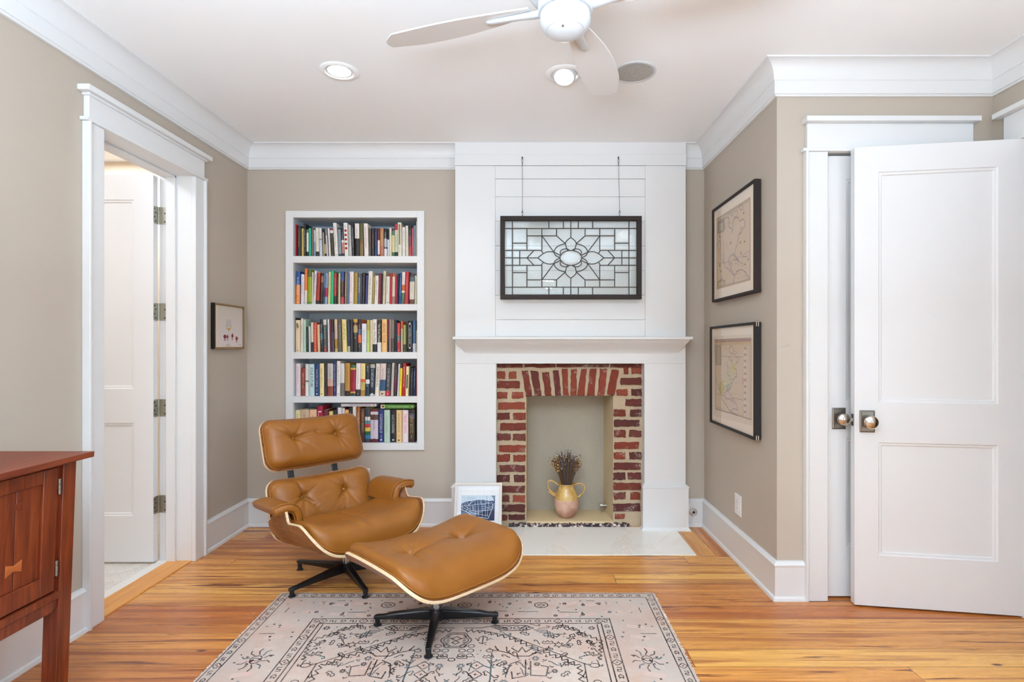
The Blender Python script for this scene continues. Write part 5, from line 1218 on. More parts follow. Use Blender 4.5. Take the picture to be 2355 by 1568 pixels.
def star_base(parent, z_of, angs, R0, hub_top, ground):
    "hub, stem and legs; angs in local degrees; ground(angle index) gives the height of what the foot stands on"
    w = MB(); w.lathe([(0.014, 0.036), (0.033, 0.038), (0.036, 0.046), (0.035, 0.082), (0.030, 0.087), (0.012, 0.088)], (0, 0, 0), 28); w.build('base_hub', 'black', parent, local=True)
    MB().lathe([(0.0205, 0.086), (0.0205, 0.128), (0.018, 0.129), (0.018, hub_top)], (0, 0, 0), 24).build('stem', 'chrome', parent, local=True)
    w = MB(); w.lathe([(0.05, hub_top-0.02), (0.052, hub_top-0.006), (0.02, hub_top-0.002)], (0, 0, 0), 20); w.box(-0.16, 0.16, -0.028, 0.028, hub_top-0.014, hub_top+0.004); w.build('seat_mount', 'black', parent, local=True, bevel=0.002)
    for i, a in enumerate(angs):
        u = Vector((cos(radians(a)), sin(radians(a)), 0)); v = Vector((-u.y, u.x, 0)); w = MB(); rs = []
        for s, hw, zb, zt in ((0.020, 0.020, 0.040, 0.0855), (0.05, 0.0195, 0.040, 0.0845), (0.12, 0.0175, 0.042, 0.077), (0.20, 0.0155, 0.043, 0.069), (R0-0.03, 0.0135, 0.043, 0.061), (R0+0.004, 0.0130, 0.043, 0.060), (R0+0.016, 0.010, 0.044, 0.055)):
            rs.append([u*s+v*hw*0.75+Vector((0, 0, zt)), u*s+v*hw+Vector((0, 0, zt-0.006)), u*s+v*hw*0.85+Vector((0, 0, zb)), u*s-v*hw*0.85+Vector((0, 0, zb)), u*s-v*hw+Vector((0, 0, zt-0.006)), u*s-v*hw*0.75+Vector((0, 0, zt))])
        w.rings(rs); lg = w.build('leg', 'black', parent, local=True, bevel=0.0012, angle=50)
        g0 = ground(i); fw = MB(); fw.lathe([(0.0125, 0.046), (0.0115, 0.03), (0.0115, g0+0.012), (0.018, g0+0.008), (0.0185, g0+0.004)], u*R0, 18); fw.build('foot', 'black', lg, local=True)
        MB().lathe([(0.0185, g0+0.004), (0.0175, g0+0.0004), (0.0, g0+0.0003)], u*R0, 18).build('glide', 'chrome', lg, local=True)

YAW = 45.0
# local axes: +y faces the ottoman, +x is the side nearer the camera
rz = radians(YAW+180)
oc = Vector((-0.415, 2.480, 0.0))
ot = thing('ottoman', 'tan leather ottoman with walnut shell and black star base on the rug', 'ottoman', oc, rz)
def So(x, y):
    s = min(1.3, abs(x)/0.335); return Vector((x*0.985, y, 0.272+0.110*s**4.2-0.010*(y/0.28)**2))
shell('ottoman_shell', So, 0.338, 0.280, 0.105, ot)
cushion('ottoman_cushion', So, 0.328, 0.270, 0.10, 0.132, ot, ((0.142, 0.0), (-0.142, 0.0)), seed=5, upright=True, flat=0.74, creases=((0.142, 0, 0.30, 0.02, 0.004, 0.02), (0.10, 0.01, -0.10, 0.01, 0.008, 0.035), (-0.142, 0, -0.29, -0.03, 0.004, 0.02)))
star_base(ot, None, [2.5-45-180+90*k for k in range(4)], 0.266, 0.261, lambda i: RZ+0.0008)

cc = Vector((-1.0, 3.004, 0.0))
ch = thing('lounge_chair', 'tan tufted leather lounge chair with walnut shells and headrest below the bookcase', 'chair', cc, rz)
def sst(a, b, t): t = max(0, min(1, (t-a)/(b-a))); return t*t*(3-2*t)
def seat_z(x, y, ear):
    s = min(1.15, abs(x)/0.335); base = 0.206+0.14*y
    up = 0.160*s**4.6
    if ear: up += 0.072*sst(-0.16, -0.07, y)*(1-sst(0.03, 0.085, y))*max(0, (s-0.62)/0.38)**1.3
    return base+up
Ss = lambda x, y: Vector((x*(0.985 if abs(x) < 0.3 else 0.985), y+0.025, seat_z(x, y+0.025, True)))
Sc = lambda x, y: Vector((x, y+0.030, seat_z(x, y+0.03, False)+0.004))
shell('seat_shell', Ss, 0.345, 0.295, 0.115, ch, J=176, K=30)
cushion('seat_cushion', Sc, 0.318, 0.283, 0.10, 0.158, ch, (), seed=9, upright=True, flat=0.80, creases=((0.0, 0.30, 0.02, -0.05, 0.006, 0.018), (0.05, 0.28, 0.10, 0.10, 0.004, 0.012), (-0.15, 0.25, -0.12, 0.05, 0.004, 0.015), (-0.30, 0.05, 0.30, 0.02, 0.004, 0.05)))
rec = radians(23)
def leaned(c, curve, a):
    "surface leaning back: x across, y up the slope; normal faces forward"
    up = Vector((0, -sin(rec), cos(rec))); fw = Vector((0, cos(rec), sin(rec)))
    def S_(x, y):
        return Vector(c)+Vector((-x, 0, 0))+up*y+fw*(curve*(abs(x)/a)**2.2+0.10*curve*(y/0.15)**2)
    return S_
Sb = leaned((-0.010, -0.345, 0.346), 0.060, 0.32); Sh = leaned((-0.020, -0.490, 0.690), 0.038, 0.32)
shell('back_shell', Sb, 0.314, 0.170, 0.065, ch)
cushion('back_cushion', Sb, 0.304, 0.160, 0.060, 0.100, ch, ((0.135, 0.045), (-0.135, 0.045)), seed=3, creases=((0.13, 0.05, -0.13, 0.05, 0.004, 0.02),))
shell('headrest_shell', Sh, 0.306, 0.155, 0.068, ch)
cushion('headrest_cushion', Sh, 0.296, 0.145, 0.062, 0.095, ch, ((0.135, 0.02), (-0.135, 0.02)), seed=4, creases=((0.13, 0.02, 0.0, 0.045, 0.007, 0.010), (0.0, 0.045, -0.13, 0.02, 0.007, 0.010)))
for s in (0.135, -0.135):
    up = Vector((0, -sin(rec), cos(rec))); fw = Vector((0, cos(rec), sin(rec))); b = Vector((s, -0.345, 0.375))-fw*0.020
    rs = []
    for t, o in ((-0.08, 0.0), (0.10, -0.004), (0.19, 0.004), (0.28, -0.004), (0.44, 0.0)):
        p = b+up*t+fw*o; rs.append([p+Vector((-0.017, 0, 0))-fw*0.006, p+Vector((0.017, 0, 0))-fw*0.006, p+Vector((0.017, 0, 0))+fw*0.006, p+Vector((-0.017, 0, 0))+fw*0.006])
    MB().rings(rs).build('back_brace', 'black', ch, local=True, bevel=0.002)
for s in (1, -1):
    ctr = [(0.404, 0.444), (0.370, 0.455), (0.335, 0.457), (0.305, 0.447), (0.286, 0.424), (0.278, 0.394), (0.275, 0.356)]
    ctr = [(p.x, p.y) for p in smooth_path([(x, z, 0) for x, z in ctr], 2)]
    th = 0.021; N = len(ctr)
    def outline(k, th_):
        L_, Q_ = [], []
        for i in range(N):
            a = Vector(ctr[max(0, i-1)]); b = Vector(ctr[min(N-1, i+1)]); t = (b-a).normalized(); n = Vector((-t.y, t.x)); p = Vector(ctr[i])
            m = Vector((0.36, 0.43)); p = m+(p-m)*k
            e = th_*(0.55 if i in (0, N-1) else 0.85 if i in (1, N-2) else 1.0)
            L_.append(p+n*e); Q_.append(p-n*e)
        return L_+Q_[::-1]
    rs = []; y0, y1 = -0.27, 0.055
    for t in (0.0, 0.015, 0.05, 0.12, 0.3, 0.5, 0.7, 0.88, 0.95, 0.985, 1.0):
        e = min(t, 1-t); k = 1-0.06*max(0, 1-e/0.06)**2-0.10*(1-t)*0.6; ht = th*(0.55+0.45*min(1, (e/0.08)**0.5))
        y = y0+(y1-y0)*t; rs.append([Vector((s*p.x, y, p.y+0.07*(y+0.1))) for p in outline(k, ht)])
    ar = MB().rings(rs).build('armrest', 'leather', ch, local=True, angle=60)
    def rim(t, k=1.0):
        y = y0+(y1-y0)*t
        return [Vector((s*p.x, y, p.y+0.07*(y+0.1))) for p in outline(k, th*1.0)]
    MB().tube(rim(0.955), 0.0035, 6, True).build('piping', 'leather', ar, local=True, angle=180)
# five legs, where the photograph shows the feet
la = [233, 305, 17, 89, 161]
def gnd(i):
    a = radians(la[i]); p = Vector((cc.x+0.318*cos(a), cc.y+0.318*sin(a))); return (RZ+0.0008) if (p.y < RY1 and p.x > RX0) else 0.0
star_base(ch, None, [a-(YAW+180) for a in la], 0.318, 0.196, gnd)
# ================================================================ built-in bookcase
YFc = YB-0.016                                         # face of the casing
def bxp(px): return wx(px, YFc)
def bzp(py): return wz(py, YFc)
bc = thing('bookcase', 'white built-in bookcase recessed in the back wall', 'bookcase', ((NX0+NX1)/2, YB, NZ0))
YBK = 4.158
fo = (656.5, 975.5, 484.5, 1035)
w = MB(); w.box(bxp(fo[0]), bxp(674), YFc, YB+0.01, bzp(fo[3]), bzp(fo[2])).box(bxp(959), bxp(fo[1]), YFc, YB+0.01, bzp(fo[3]), bzp(fo[2])).box(bxp(674), bxp(959), YFc, YB+0.01, bzp(500), bzp(fo[2])).box(bxp(674), bxp(959), YFc, YB+0.01, bzp(fo[3]), bzp(1019))
w.build('face_frame', 'white', bc, bevel=0.0015)
x0, x1 = bxp(674)-0.002, bxp(959)+0.002
B(x0-0.02, x1+0.02, YBK, YBK+0.015, bzp(1019)-0.02, bzp(500)+0.02).build('back_panel', 'niche', bc)
B(x0-0.02, x0, YB+0.011, YBK, bzp(1019), bzp(500)).build('side_panel', 'niche', bc); B(x1, x1+0.02, YB+0.011, YBK, bzp(1019), bzp(500)).build('side_panel', 'niche', bc)
B(x0-0.02, x1+0.02, YB+0.011, YBK, bzp(500), bzp(500)+0.02).build('top_panel', 'niche', bc); B(x0-0.02, x1+0.02, YB+0.011, YBK, bzp(1019)-0.02, bzp(1019)).build('bottom_panel', 'niche', bc)
SHV = [(588.5, 604), (699, 714), (809.5, 825), (911.5, 926)]
for a, b in SHV: B(x0, x1, YFc+0.003, YBK, bzp(b), bzp(a)).build('shelf', 'white', bc, bevel=0.0015)
# ---- books: one line each: x0 x1 (foot, crop units) top lean | colours from the top down with their share | lettering colour and text | words for the label
ROWS = [
 ('top shelf', 588.5, 0.0637, [(668, 500, '''
95 215 245 0|c4183a|w ~|crimson hardback
228 378 310 0|2d241c|c8a95a ~|dark brown book with gold title
383 482 390 0|c6ad5e|3a2a18 ~|mustard yellow book
484 562 225 -14|211d1b|f0ece4 ~~|tall black book with white lettering
566 646 430 -4|6d6a44 12,e8e4d2 70,2c2f2c 18|4a4438 ~|small cream book
656 742 380 -10|1fa68c|168873 ~|teal green book
748 832 380 -8|6e6242|8a7c54 ~|plain olive brown book
836 906 440 -14|c9c4cc 45,8898b4 55|505a78 ~|pale lavender and blue book
912 1036 375 -34|e6dcc8 82,2c2420 18|7a6a54 ~|cream book with black band at its foot
1042 1146 375 -40|dad4cc 38,6e7480 4,c4cad2 58|50586a ~|white book with blue grey speckled lower half
1156 1228 540 -52|cbb78d|7a6a44 ~|short tilted tan paperback
1230 1300 400 -66|2e1f22 55,d0a878 34,241a1c 11|9a8070 ~|dark maroon book with tan lower band
1302 1354 395 -70|8a8488 25,d8d2d2 75|6a6480 ~|thin grey and white book
1358 1456 390 -52|ece6dc|8a8078 ~|off-white tilted book
1462 1582 400 -54|8c1e2a 6,e2ded8 10,342518 84|b49a78 ~|dark brown book with red top and badge
1590 1714 195 -64|e8e3d8|3a342e ~~|tall white book with black title
1720 1838 370 -44|30323a 6,8c949c 84,30343a 10|2a2c32 ~~|slate grey book framed in black
1842 1946 380 -30|26303e 42,e0dcdc 8,b8786e 38,28344a 12|d8d0cc ~|navy and dusty red book
1952 2098 190 -58|e9e3da|8a7a70 DOTS|tall white book with five red discs
2102 2208 275 -36|c2bdb6|504a48 ~~|light grey book with dark title
2214 2308 240 -50|262022|e8e4de ~~|tall black book with white title
'''), (814, 500, '''
18 196 215 -14|ebdfdc 45,1e1a1c 55|4a4440 ~|book half white above and half black below
202 342 205 -28|5f5a2a 52,7a5a34 10,82693a 38|242014 ~|olive gold book
366 522 215 -28|efe2da|8a3030 ~~|tall white book with dark red capitals
520 612 390 -8|5a5048|4a423c ~|plain grey brown book
616 732 390 0|35211f|b4935c ~|dark brown book with gilt title
736 842 390 0|262c50 70,1f3a66 30|8890b4 ~|navy blue book
848 936 390 -6|6a2024 42,e6d2cc 50,5a2420 8|d8b0a0 ~|dark red book with pale lower label
940 1078 385 -10|b07a4e 60,b06a50 40|f0d8b0 ~|copper brown book
1084 1194 400 -6|181414 36,b0acb4 30,1a1818 6,e0d8da 28|f0f0f0 ~~|black book with white title and white foot
1196 1268 415 -6|201c1c 38,d8dcd8 62|9a9a94 ~|thin book black above and pale below
1270 1358 375 -8|e9dcca|8a5a4c ~|cream paperback
1364 1472 400 -8|50202a 8,4a7a58 16,dcc89a 60,4a7650 16|8a7a4a ~|tan book with green ends
1476 1582 240 -20|b01838 18,e8ccc4 12,c4d0b4 56,2a1a1a 14|50684a ~~|pale green book with crimson top
1588 1726 180 -22|ded6c2|857240 BAR|tall cream book with long gold bar
1738 1856 345 -8|e5dcd4|6a605a ~|off-white book with black dot
1864 1966 295 -10|ddd4c0|5a5648 ~|cream book with grey title
1970 2082 290 -6|2c1c22 32,7a2c38 36,a8403c 32|d0b0b0 ~|dark red mottled book
2086 2166 375 -10|c0606a|e8b0b0 ~|dusty pink book
2168 2236 290 -2|8aa0a8|5a7078 ~|grey blue book
2240 2272 140 0|d0ccc4|a09c94 ~|thin pale grey book
''')]),
 ('second shelf', 699, 0.0637, [(668, 610, '''
96 184 195 4|a89a78|4a4234 ~|khaki book
188 336 215 10|184a90 41,e8862a 59|f0f4f8 ~~|blue and orange book
362 476 320 10|dcd4e0|6a6670 ~|lavender white book
480 592 120 14|ea7a28 61,e4d8cc 39|c8a080 ~|tall book orange above and cream below
600 752 150 10|5c5a20 21,98a01e 71,5c8a3c 8|6a6a10 ~|lime green book with photo at its top
754 802 250 16|e0d6c4|a09884 ~|thin cream book beside the lime one
770 900 195 50|e4dcdc|2a2626 BEAUTY SECRETS|white book with bold black capitals
908 1032 265 44|a8321f 88,241c1c 12|6a1a10 ~|rust red book with black foot
1040 1158 275 32|3a2a24 10,8a6a50 20,342824 70|b0a090 ~|dark brown mottled book
1162 1216 295 20|6a7a98 45,3c4866 55|c0c8d8 ~|slate blue book
1220 1322 280 8|7c94b0 47,a82448 29,8ca0b8 24|50688a ~|pale blue book with crimson label
1334 1434 235 10|e2d694|8a5a20 ~~|pale yellow book with brown lettering
1440 1548 195 16|18b474|0e8a56 ~|emerald green book
1556 1654 275 6|b02c38 74,34302a 26|f0d0d0 ~|red book with dark foot
1656 1716 300 10|221c1a|d8d0c4 ~|thin black book with white title
1718 1790 290 4|d4d09a|8a884e ~|thin pale green book
1796 1928 225 8|24488a 29,3a1818 49,b83444 22|d8a0a0 ~|book blue above, maroon below with red foot
1942 2034 260 14|8a7e64|e8e0cc ~~|khaki book with cream lettering
2038 2102 280 10|66769a|8898b8 ~|thin dusty blue book
2114 2262 225 14|e8d8d4|8a7070 ~|white book with red back edge
'''), (814, 610, '''
-18 122 270 12|a8882e|6a5a14 ~|mustard gold book
128 232 290 18|5a646e 70,4a6070 30|d8dce0 SCREAM|slate book with white capitals
236 282 290 8|6a4e58|8a6c74 ~|thin mauve book
278 384 265 24|1e1c20|8a8a8c ~|black book with grey title
388 474 360 34|443e70|8078a8 ~|indigo book
484 632 210 38|e2dace|2a2826 ~~|tall cream book with bold black title
630 716 390 26|b09a4c|8a7024 ~|gold olive book
730 868 370 28|ecdcd4|2c2624 ~~|white paperback with handwritten black title
872 964 285 22|7a1c34|c87888 ~|crimson hardback
964 1012 300 20|3c2420|8a5a50 ~|thin dark brown book
1016 1128 205 30|d2c4a0|4a4436 ~~|tall cream book with scroll lettering
1142 1276 400 18|dcd6cc|2c2a28 ~|pale grey book with small black letters
1270 1366 280 18|b81c24|8a1018 ~|plain bright red book
1366 1462 285 14|b0583a 11,e4d0b8 64,a87868 25|6a4030 ~|cream book with rust ends
1456 1550 390 12|b4244c|d85878 ~|crimson pink book
1546 1602 300 20|2c2c38|6a6a78 ~|thin charcoal book
1594 1698 280 26|204a80|d0dce8 ~~|navy blue book with white script
1696 1822 240 36|e8dcd4 40,c86828 18,ece4c8 6,4a7050 36|2c2a28 ~|white book with orange and green lower half
1816 1948 225 34|c02c38|e89060 ~|tall red book
1948 1992 265 16|5a2830|8a5058 ~|thin maroon book
1998 2170 300 6|3a302c 10,54646a 16,dcd0c0 58,6a3a2c 16|8a7a6a ~|brown book with cream label
2184 2268 365 2|d6d2b4|6a6a50 ~|pale green book
''')]),
 ('third shelf', 809.5, 0.0637, [(668, 722, '''
94 132 130 0|3a343a|8a8488 ~|thin dark book against the casing
132 338 220 -6|e2caa6|2a221c STAMP|wide tan book with square black stamp
342 452 160 -8|e4dfd6|2a2624 ~~|white book with black dotted title
456 558 200 -10|b4ccba|5a7a5a ~|mint green book
562 650 460 -6|1e2c26|c8d0c8 ~|short dark green book
654 712 440 -14|ccd6cc|7a8a80 ~|thin pale mint book
708 828 300 -12|e0cdb6 67,2a2624 33|8a7a64 ~|cream book with black foot
832 956 305 -14|d0503e|f4c8b8 ~~|coral red book
972 1072 375 -24|e0ba8c|7a5a3a ~|peach paperback
1076 1184 190 -26|1e1e24 44,20646c 16,22242a 40|e8e4e4 ~~|black book with teal band
1188 1314 200 -24|d0c8bc 16,5a544e 10,3e5c64 12,55504e 46,8a3428 16|d8d4d4 ~|grey mottled book with red seal
1318 1424 190 -36|e8e0da|2a2626 ~~|white book with black capitals
1426 1512 185 -30|5a1628|8a3850 ~|maroon book
1512 1566 190 -34|4a2c38 40,5a5a74 60|8a8090 ~|thin plum and slate book
1582 1704 190 -22|d8b888 8,d0bca4 52,a8842a 30,c8b070 10|6a5a44 ~|tan book with gold lower band
1704 1860 200 -16|5e5044|c8b8a8 ~|wide grey brown book
1876 2034 190 -34|ead28e|8a9a3a FUNDS|pale yellow book with green title
2034 2154 200 -14|26344e 82,b4b090 18|7888a8 ~|navy book with khaki foot
2156 2258 210 -10|322e30|6a6466 ~|charcoal book
'''), (814, 722, '''
-32 134 180 -6|c8962e 10,5a2c1c 9,b89460 22,302a28 59|d8d0c0 ~|dark book with golden photo at its top
138 262 185 -4|2c2226 30,4a5a70 18,d86a44 24,3a3430 28|e0d8d4 ~|dark book with orange label
276 444 345 0|e4e4e8|5a50a0 ~~|white paperback with violet script
438 556 215 0|b4a44e 32,c0cc6a 68|3a4420 ~~|yellow green book
566 668 220 -4|d8c8a8|5a4c3c ~|cream tan book
668 824 190 -2|e8dcd2 76,221e1c 24|3a3632 How We Die|white book with black foot
836 988 215 -2|2e2824 70,dcd8d4 30|e4dccc The Great Mistake|black book with white foot
1000 1188 185 -2|ecb878|8a3a24 GRAND TOUR|wide peach orange book
1194 1272 195 -4|6a1c2c 60,3a2024 40|e0c8c8 ~|dark maroon book
1268 1328 200 -8|c8a898|8a6a5c ~|thin dusty pink book
1322 1452 195 0|7a6e66 58,4a443e 42|8a8078 ~|grey brown book
1456 1548 250 -4|16343e|8ab0b8 ~|dark teal book
1552 1672 320 -8|c8242c 42,5a6a60 20,b82430 38|f4d0d0 ~|red book with photo band
1676 1766 260 -4|e0683c 24,f0d2b4 76|8a5038 ~|cream book with coral top
1772 1872 390 0|98984e 72,3a3828 28|d8d8b8 ~|olive book with dark foot
1876 1934 360 -6|2a2628|6a6668 ~|thin black book
1932 2100 240 0|1c1a1a|e8e4e0 FRAME|black book with ornate white border
2102 2236 230 -2|3e6288 73,dcd8dc 27|8aa8c8 ~|steel blue book with white foot
2238 2270 230 0|2c2824 32,c0baa8 68|6a645c ~|thin cream book
''')]),
 ('fourth shelf', 911.5, 0.0637, [(668, 824, '''
94 172 175 0|c4c8cc|8a9098 ~|pale grey book against the casing
184 348 185 0|e2ced0|a05a68 ~|pale pink book
348 522 350 4|8a3424 56,5a1e16 8,8a4030 36|e8b898 ~~|rust red paperback
526 662 200 -10|e8e2da 52,5a6a68 4,ece6de 44|6a6460 ~|white book with small dark picture
664 868 205 -8|c2dadc|1e2a28 FOLIE FUTURE|wide pale aqua book with black italic capitals
870 1040 195 -10|1c3a6a|e4dccc ~~|navy blue book with large white serif title
1046 1206 180 -6|ecd6a0|2a2418 ~~|pale yellow book with black emblem
1206 1326 180 -4|2c1e1c|8a7a74 ~|black brown book with white foot badge
1326 1540 180 -8|bcb4b0 48,c8a090 22,8a4030 30|5a4a48 ~|wide grey book with rust photo foot
1538 1650 85 -6|2c3060|d0d4e8 ~~|tall indigo book
1654 1788 90 4|ece2d8|3a2a2a ~~|tall white book with black title
1790 1944 180 0|dad4ca 60,6a6460 40|8a847c ~|pale grey book with dark photo foot
1960 2136 170 6|b8843a 84,1e1a18 16|6a4a18 ~|golden brown book with black foot
2140 2350 230 0|3a6a3a 10,d8b050 6,98182e 70,d0a050 6,24443c 8|4a0c18 ~|wide crimson book with gold bands
'''), (814, 824, '''
50 226 175 22|eadcd8 80,1c1818 20|8a7a7a ~|white book with black foot
230 390 180 14|ecd08c 48,d8502c 9,c0a860 25,a87840 18|6a7a2a ~|yellow book with orange band
376 558 255 8|2c3236 46,e4e0dc 14,2e3644 40|c8d0d4 DISC|dark slate book with round white emblem
552 742 210 22|a8a29c 12,1c2c3c 68,181c20 14,b0b0ac 6|e4e4e4 ~~|navy book with grey ends
716 912 185 42|e6d8c8|3a2a20 ~~|wide cream book with ornate black capitals
912 1126 180 40|d8c0b8 50,2c5070 34,c8b8a0 16|6a3028 ~|cream book with blue wave picture
1120 1302 190 36|3a3a3c 84,b81434 16|b0b8b8 ~~|dark grey book with crimson foot
1304 1424 165 44|d2c4b4|5a5048 ~|greige book
1420 1526 215 50|3c3238 40,5a1c38 45,2a2426 15|b0a0a8 ~|dark plum book
1526 1622 200 40|e4e0da|3a5a9a ~~|white book with blue title and red spot
1624 1718 190 34|2a2a1c 14,ecd81e 86|8a7a10 ~|bright yellow book
1724 1848 175 30|b01420|f4d8d0 ~~|red book with white title
1848 1958 290 28|ead8a4|2c4a2c GREENBAR|cream book with dark green panel
1958 2022 310 14|4a4030|8a8068 ~|thin dark olive book
2022 2116 350 6|24242e|b0b4bc ~~|charcoal navy book
2112 2210 350 4|1e2c54|b8c4dc ~~|plain navy book
2212 2266 90 0|7a2430|a86a70 ~|tall maroon book
''')]),
 ('bottom shelf', 1018.8, 0.0663, [(668, 920, '''
95 336 345 0|e8d8a4 40,c8a878 60|a07030 ~|wide cream paperback with floral spine
340 644 325 0|d2b496|9a8068 ~|very wide plain tan book
648 900 335 0|f0c29a|c03a2c ~|wide peach book with red capitals
904 1124 200 0|a8143a|f0d8dc LIZ|tall crimson book with white capitals
1124 1304 340 0|6a2024|4a1418 ~|maroon book
1298 1474 390 0|e0c87c|6a5a2a ~|short yellow cream book
1482 1624 350 0|241c1c|c8a878 ~|black book with tan title
1630 1762 258 0|e0d8dc|6a6068 ~|lavender white book
1760 1880 280 0|e8e0dc 20,b83038 60,2a1c1c 20|2a2020 ~|red and white book
1880 2020 335 0|e0a45c|8a5a28 ~|orange tan book
2026 2150 255 0|1e1c1c|c0bcb8 ~|black book under the flat white one
2150 2262 226 0|ecdcd0|6a3a30 ~|cream white book with brown letters
'''), (814, 920, '''
66 218 240 0|a85c24 50,7a6a58 50|ecd0a8 ~~|orange brown book behind the headrest
232 368 290 0|5a4038 70,4a2c24 30|c8a080 ~~|brown patterned book
378 562 265 0|3c3c44 26,e0d8cc 11,5a9098 10,c83c44 10,dcc050 11,1e6034 11,2e78a8 11,3c3a3e 10|2a2a2a ~|book striped in many bright colours
562 834 320 0|6a1a1c 7,d0c0c4 9,5a3c30 16,ccbcc8 58,5e1a1e 10|4a3040 ~|wide lavender book with maroon ends
842 1040 312 0|1e2c66|dcd8d8 ~~|navy book with white block capitals
1040 1246 340 0|b2c8b8|6a8a70 ~|pale mint book
1248 1462 335 0|1e1c1e|c8c8c4 ~~|black book with small portrait
1462 1654 345 0|e2bc84|2a2218 ~|tan cream book with short black mark
1658 1888 345 0|f0dcdc|d83a64 TARGET TOKYO|white book with pink red capitals
1890 2114 325 0|2c241e 12,4a4a5a 16,3a2c1e 62,3a1a1e 10|b8a468 ~~|dark brown book with gold capitals
''')]),
]
ORD = 'first second third fourth fifth sixth seventh eighth ninth tenth eleventh twelfth thirteenth fourteenth fifteenth sixteenth seventeenth eighteenth nineteenth twentieth'.split()
TEN = {20: 'twenty', 30: 'thirty', 40: 'forty'}
def ordinal(n):
    if n <= 20: return ORD[n-1]
    t, u = n//10*10, n % 10
    return (TEN[t]+'-'+ORD[u-1]) if u else {30: 'thirtieth', 40: 'fortieth'}[n]
hexc = lambda h: (int(h[0:2], 16), int(h[2:4], 16), int(h[4:6], 16))
def text_mesh(s, size, depth=0.0):
    cu = bpy.data.curves.new('lettering', 'FONT'); cu.body = s; cu.size = size; cu.align_x = 'CENTER'; cu.align_y = 'CENTER'; cu.resolution_u = 3
    o = bpy.data.objects.new('lettering', cu); C.objects.link(o); bpy.context.view_layer.update()
    me = o.to_mesh(); vs = [Vector(v.co) for v in me.vertices]; fs = [tuple(p.vertices) for p in me.polygons]; o.to_mesh_clear()
    bpy.data.objects.remove(o); bpy.data.curves.remove(cu); return vs, fs
DS = 3.900                                             # where the spines stand
BOOKS = []
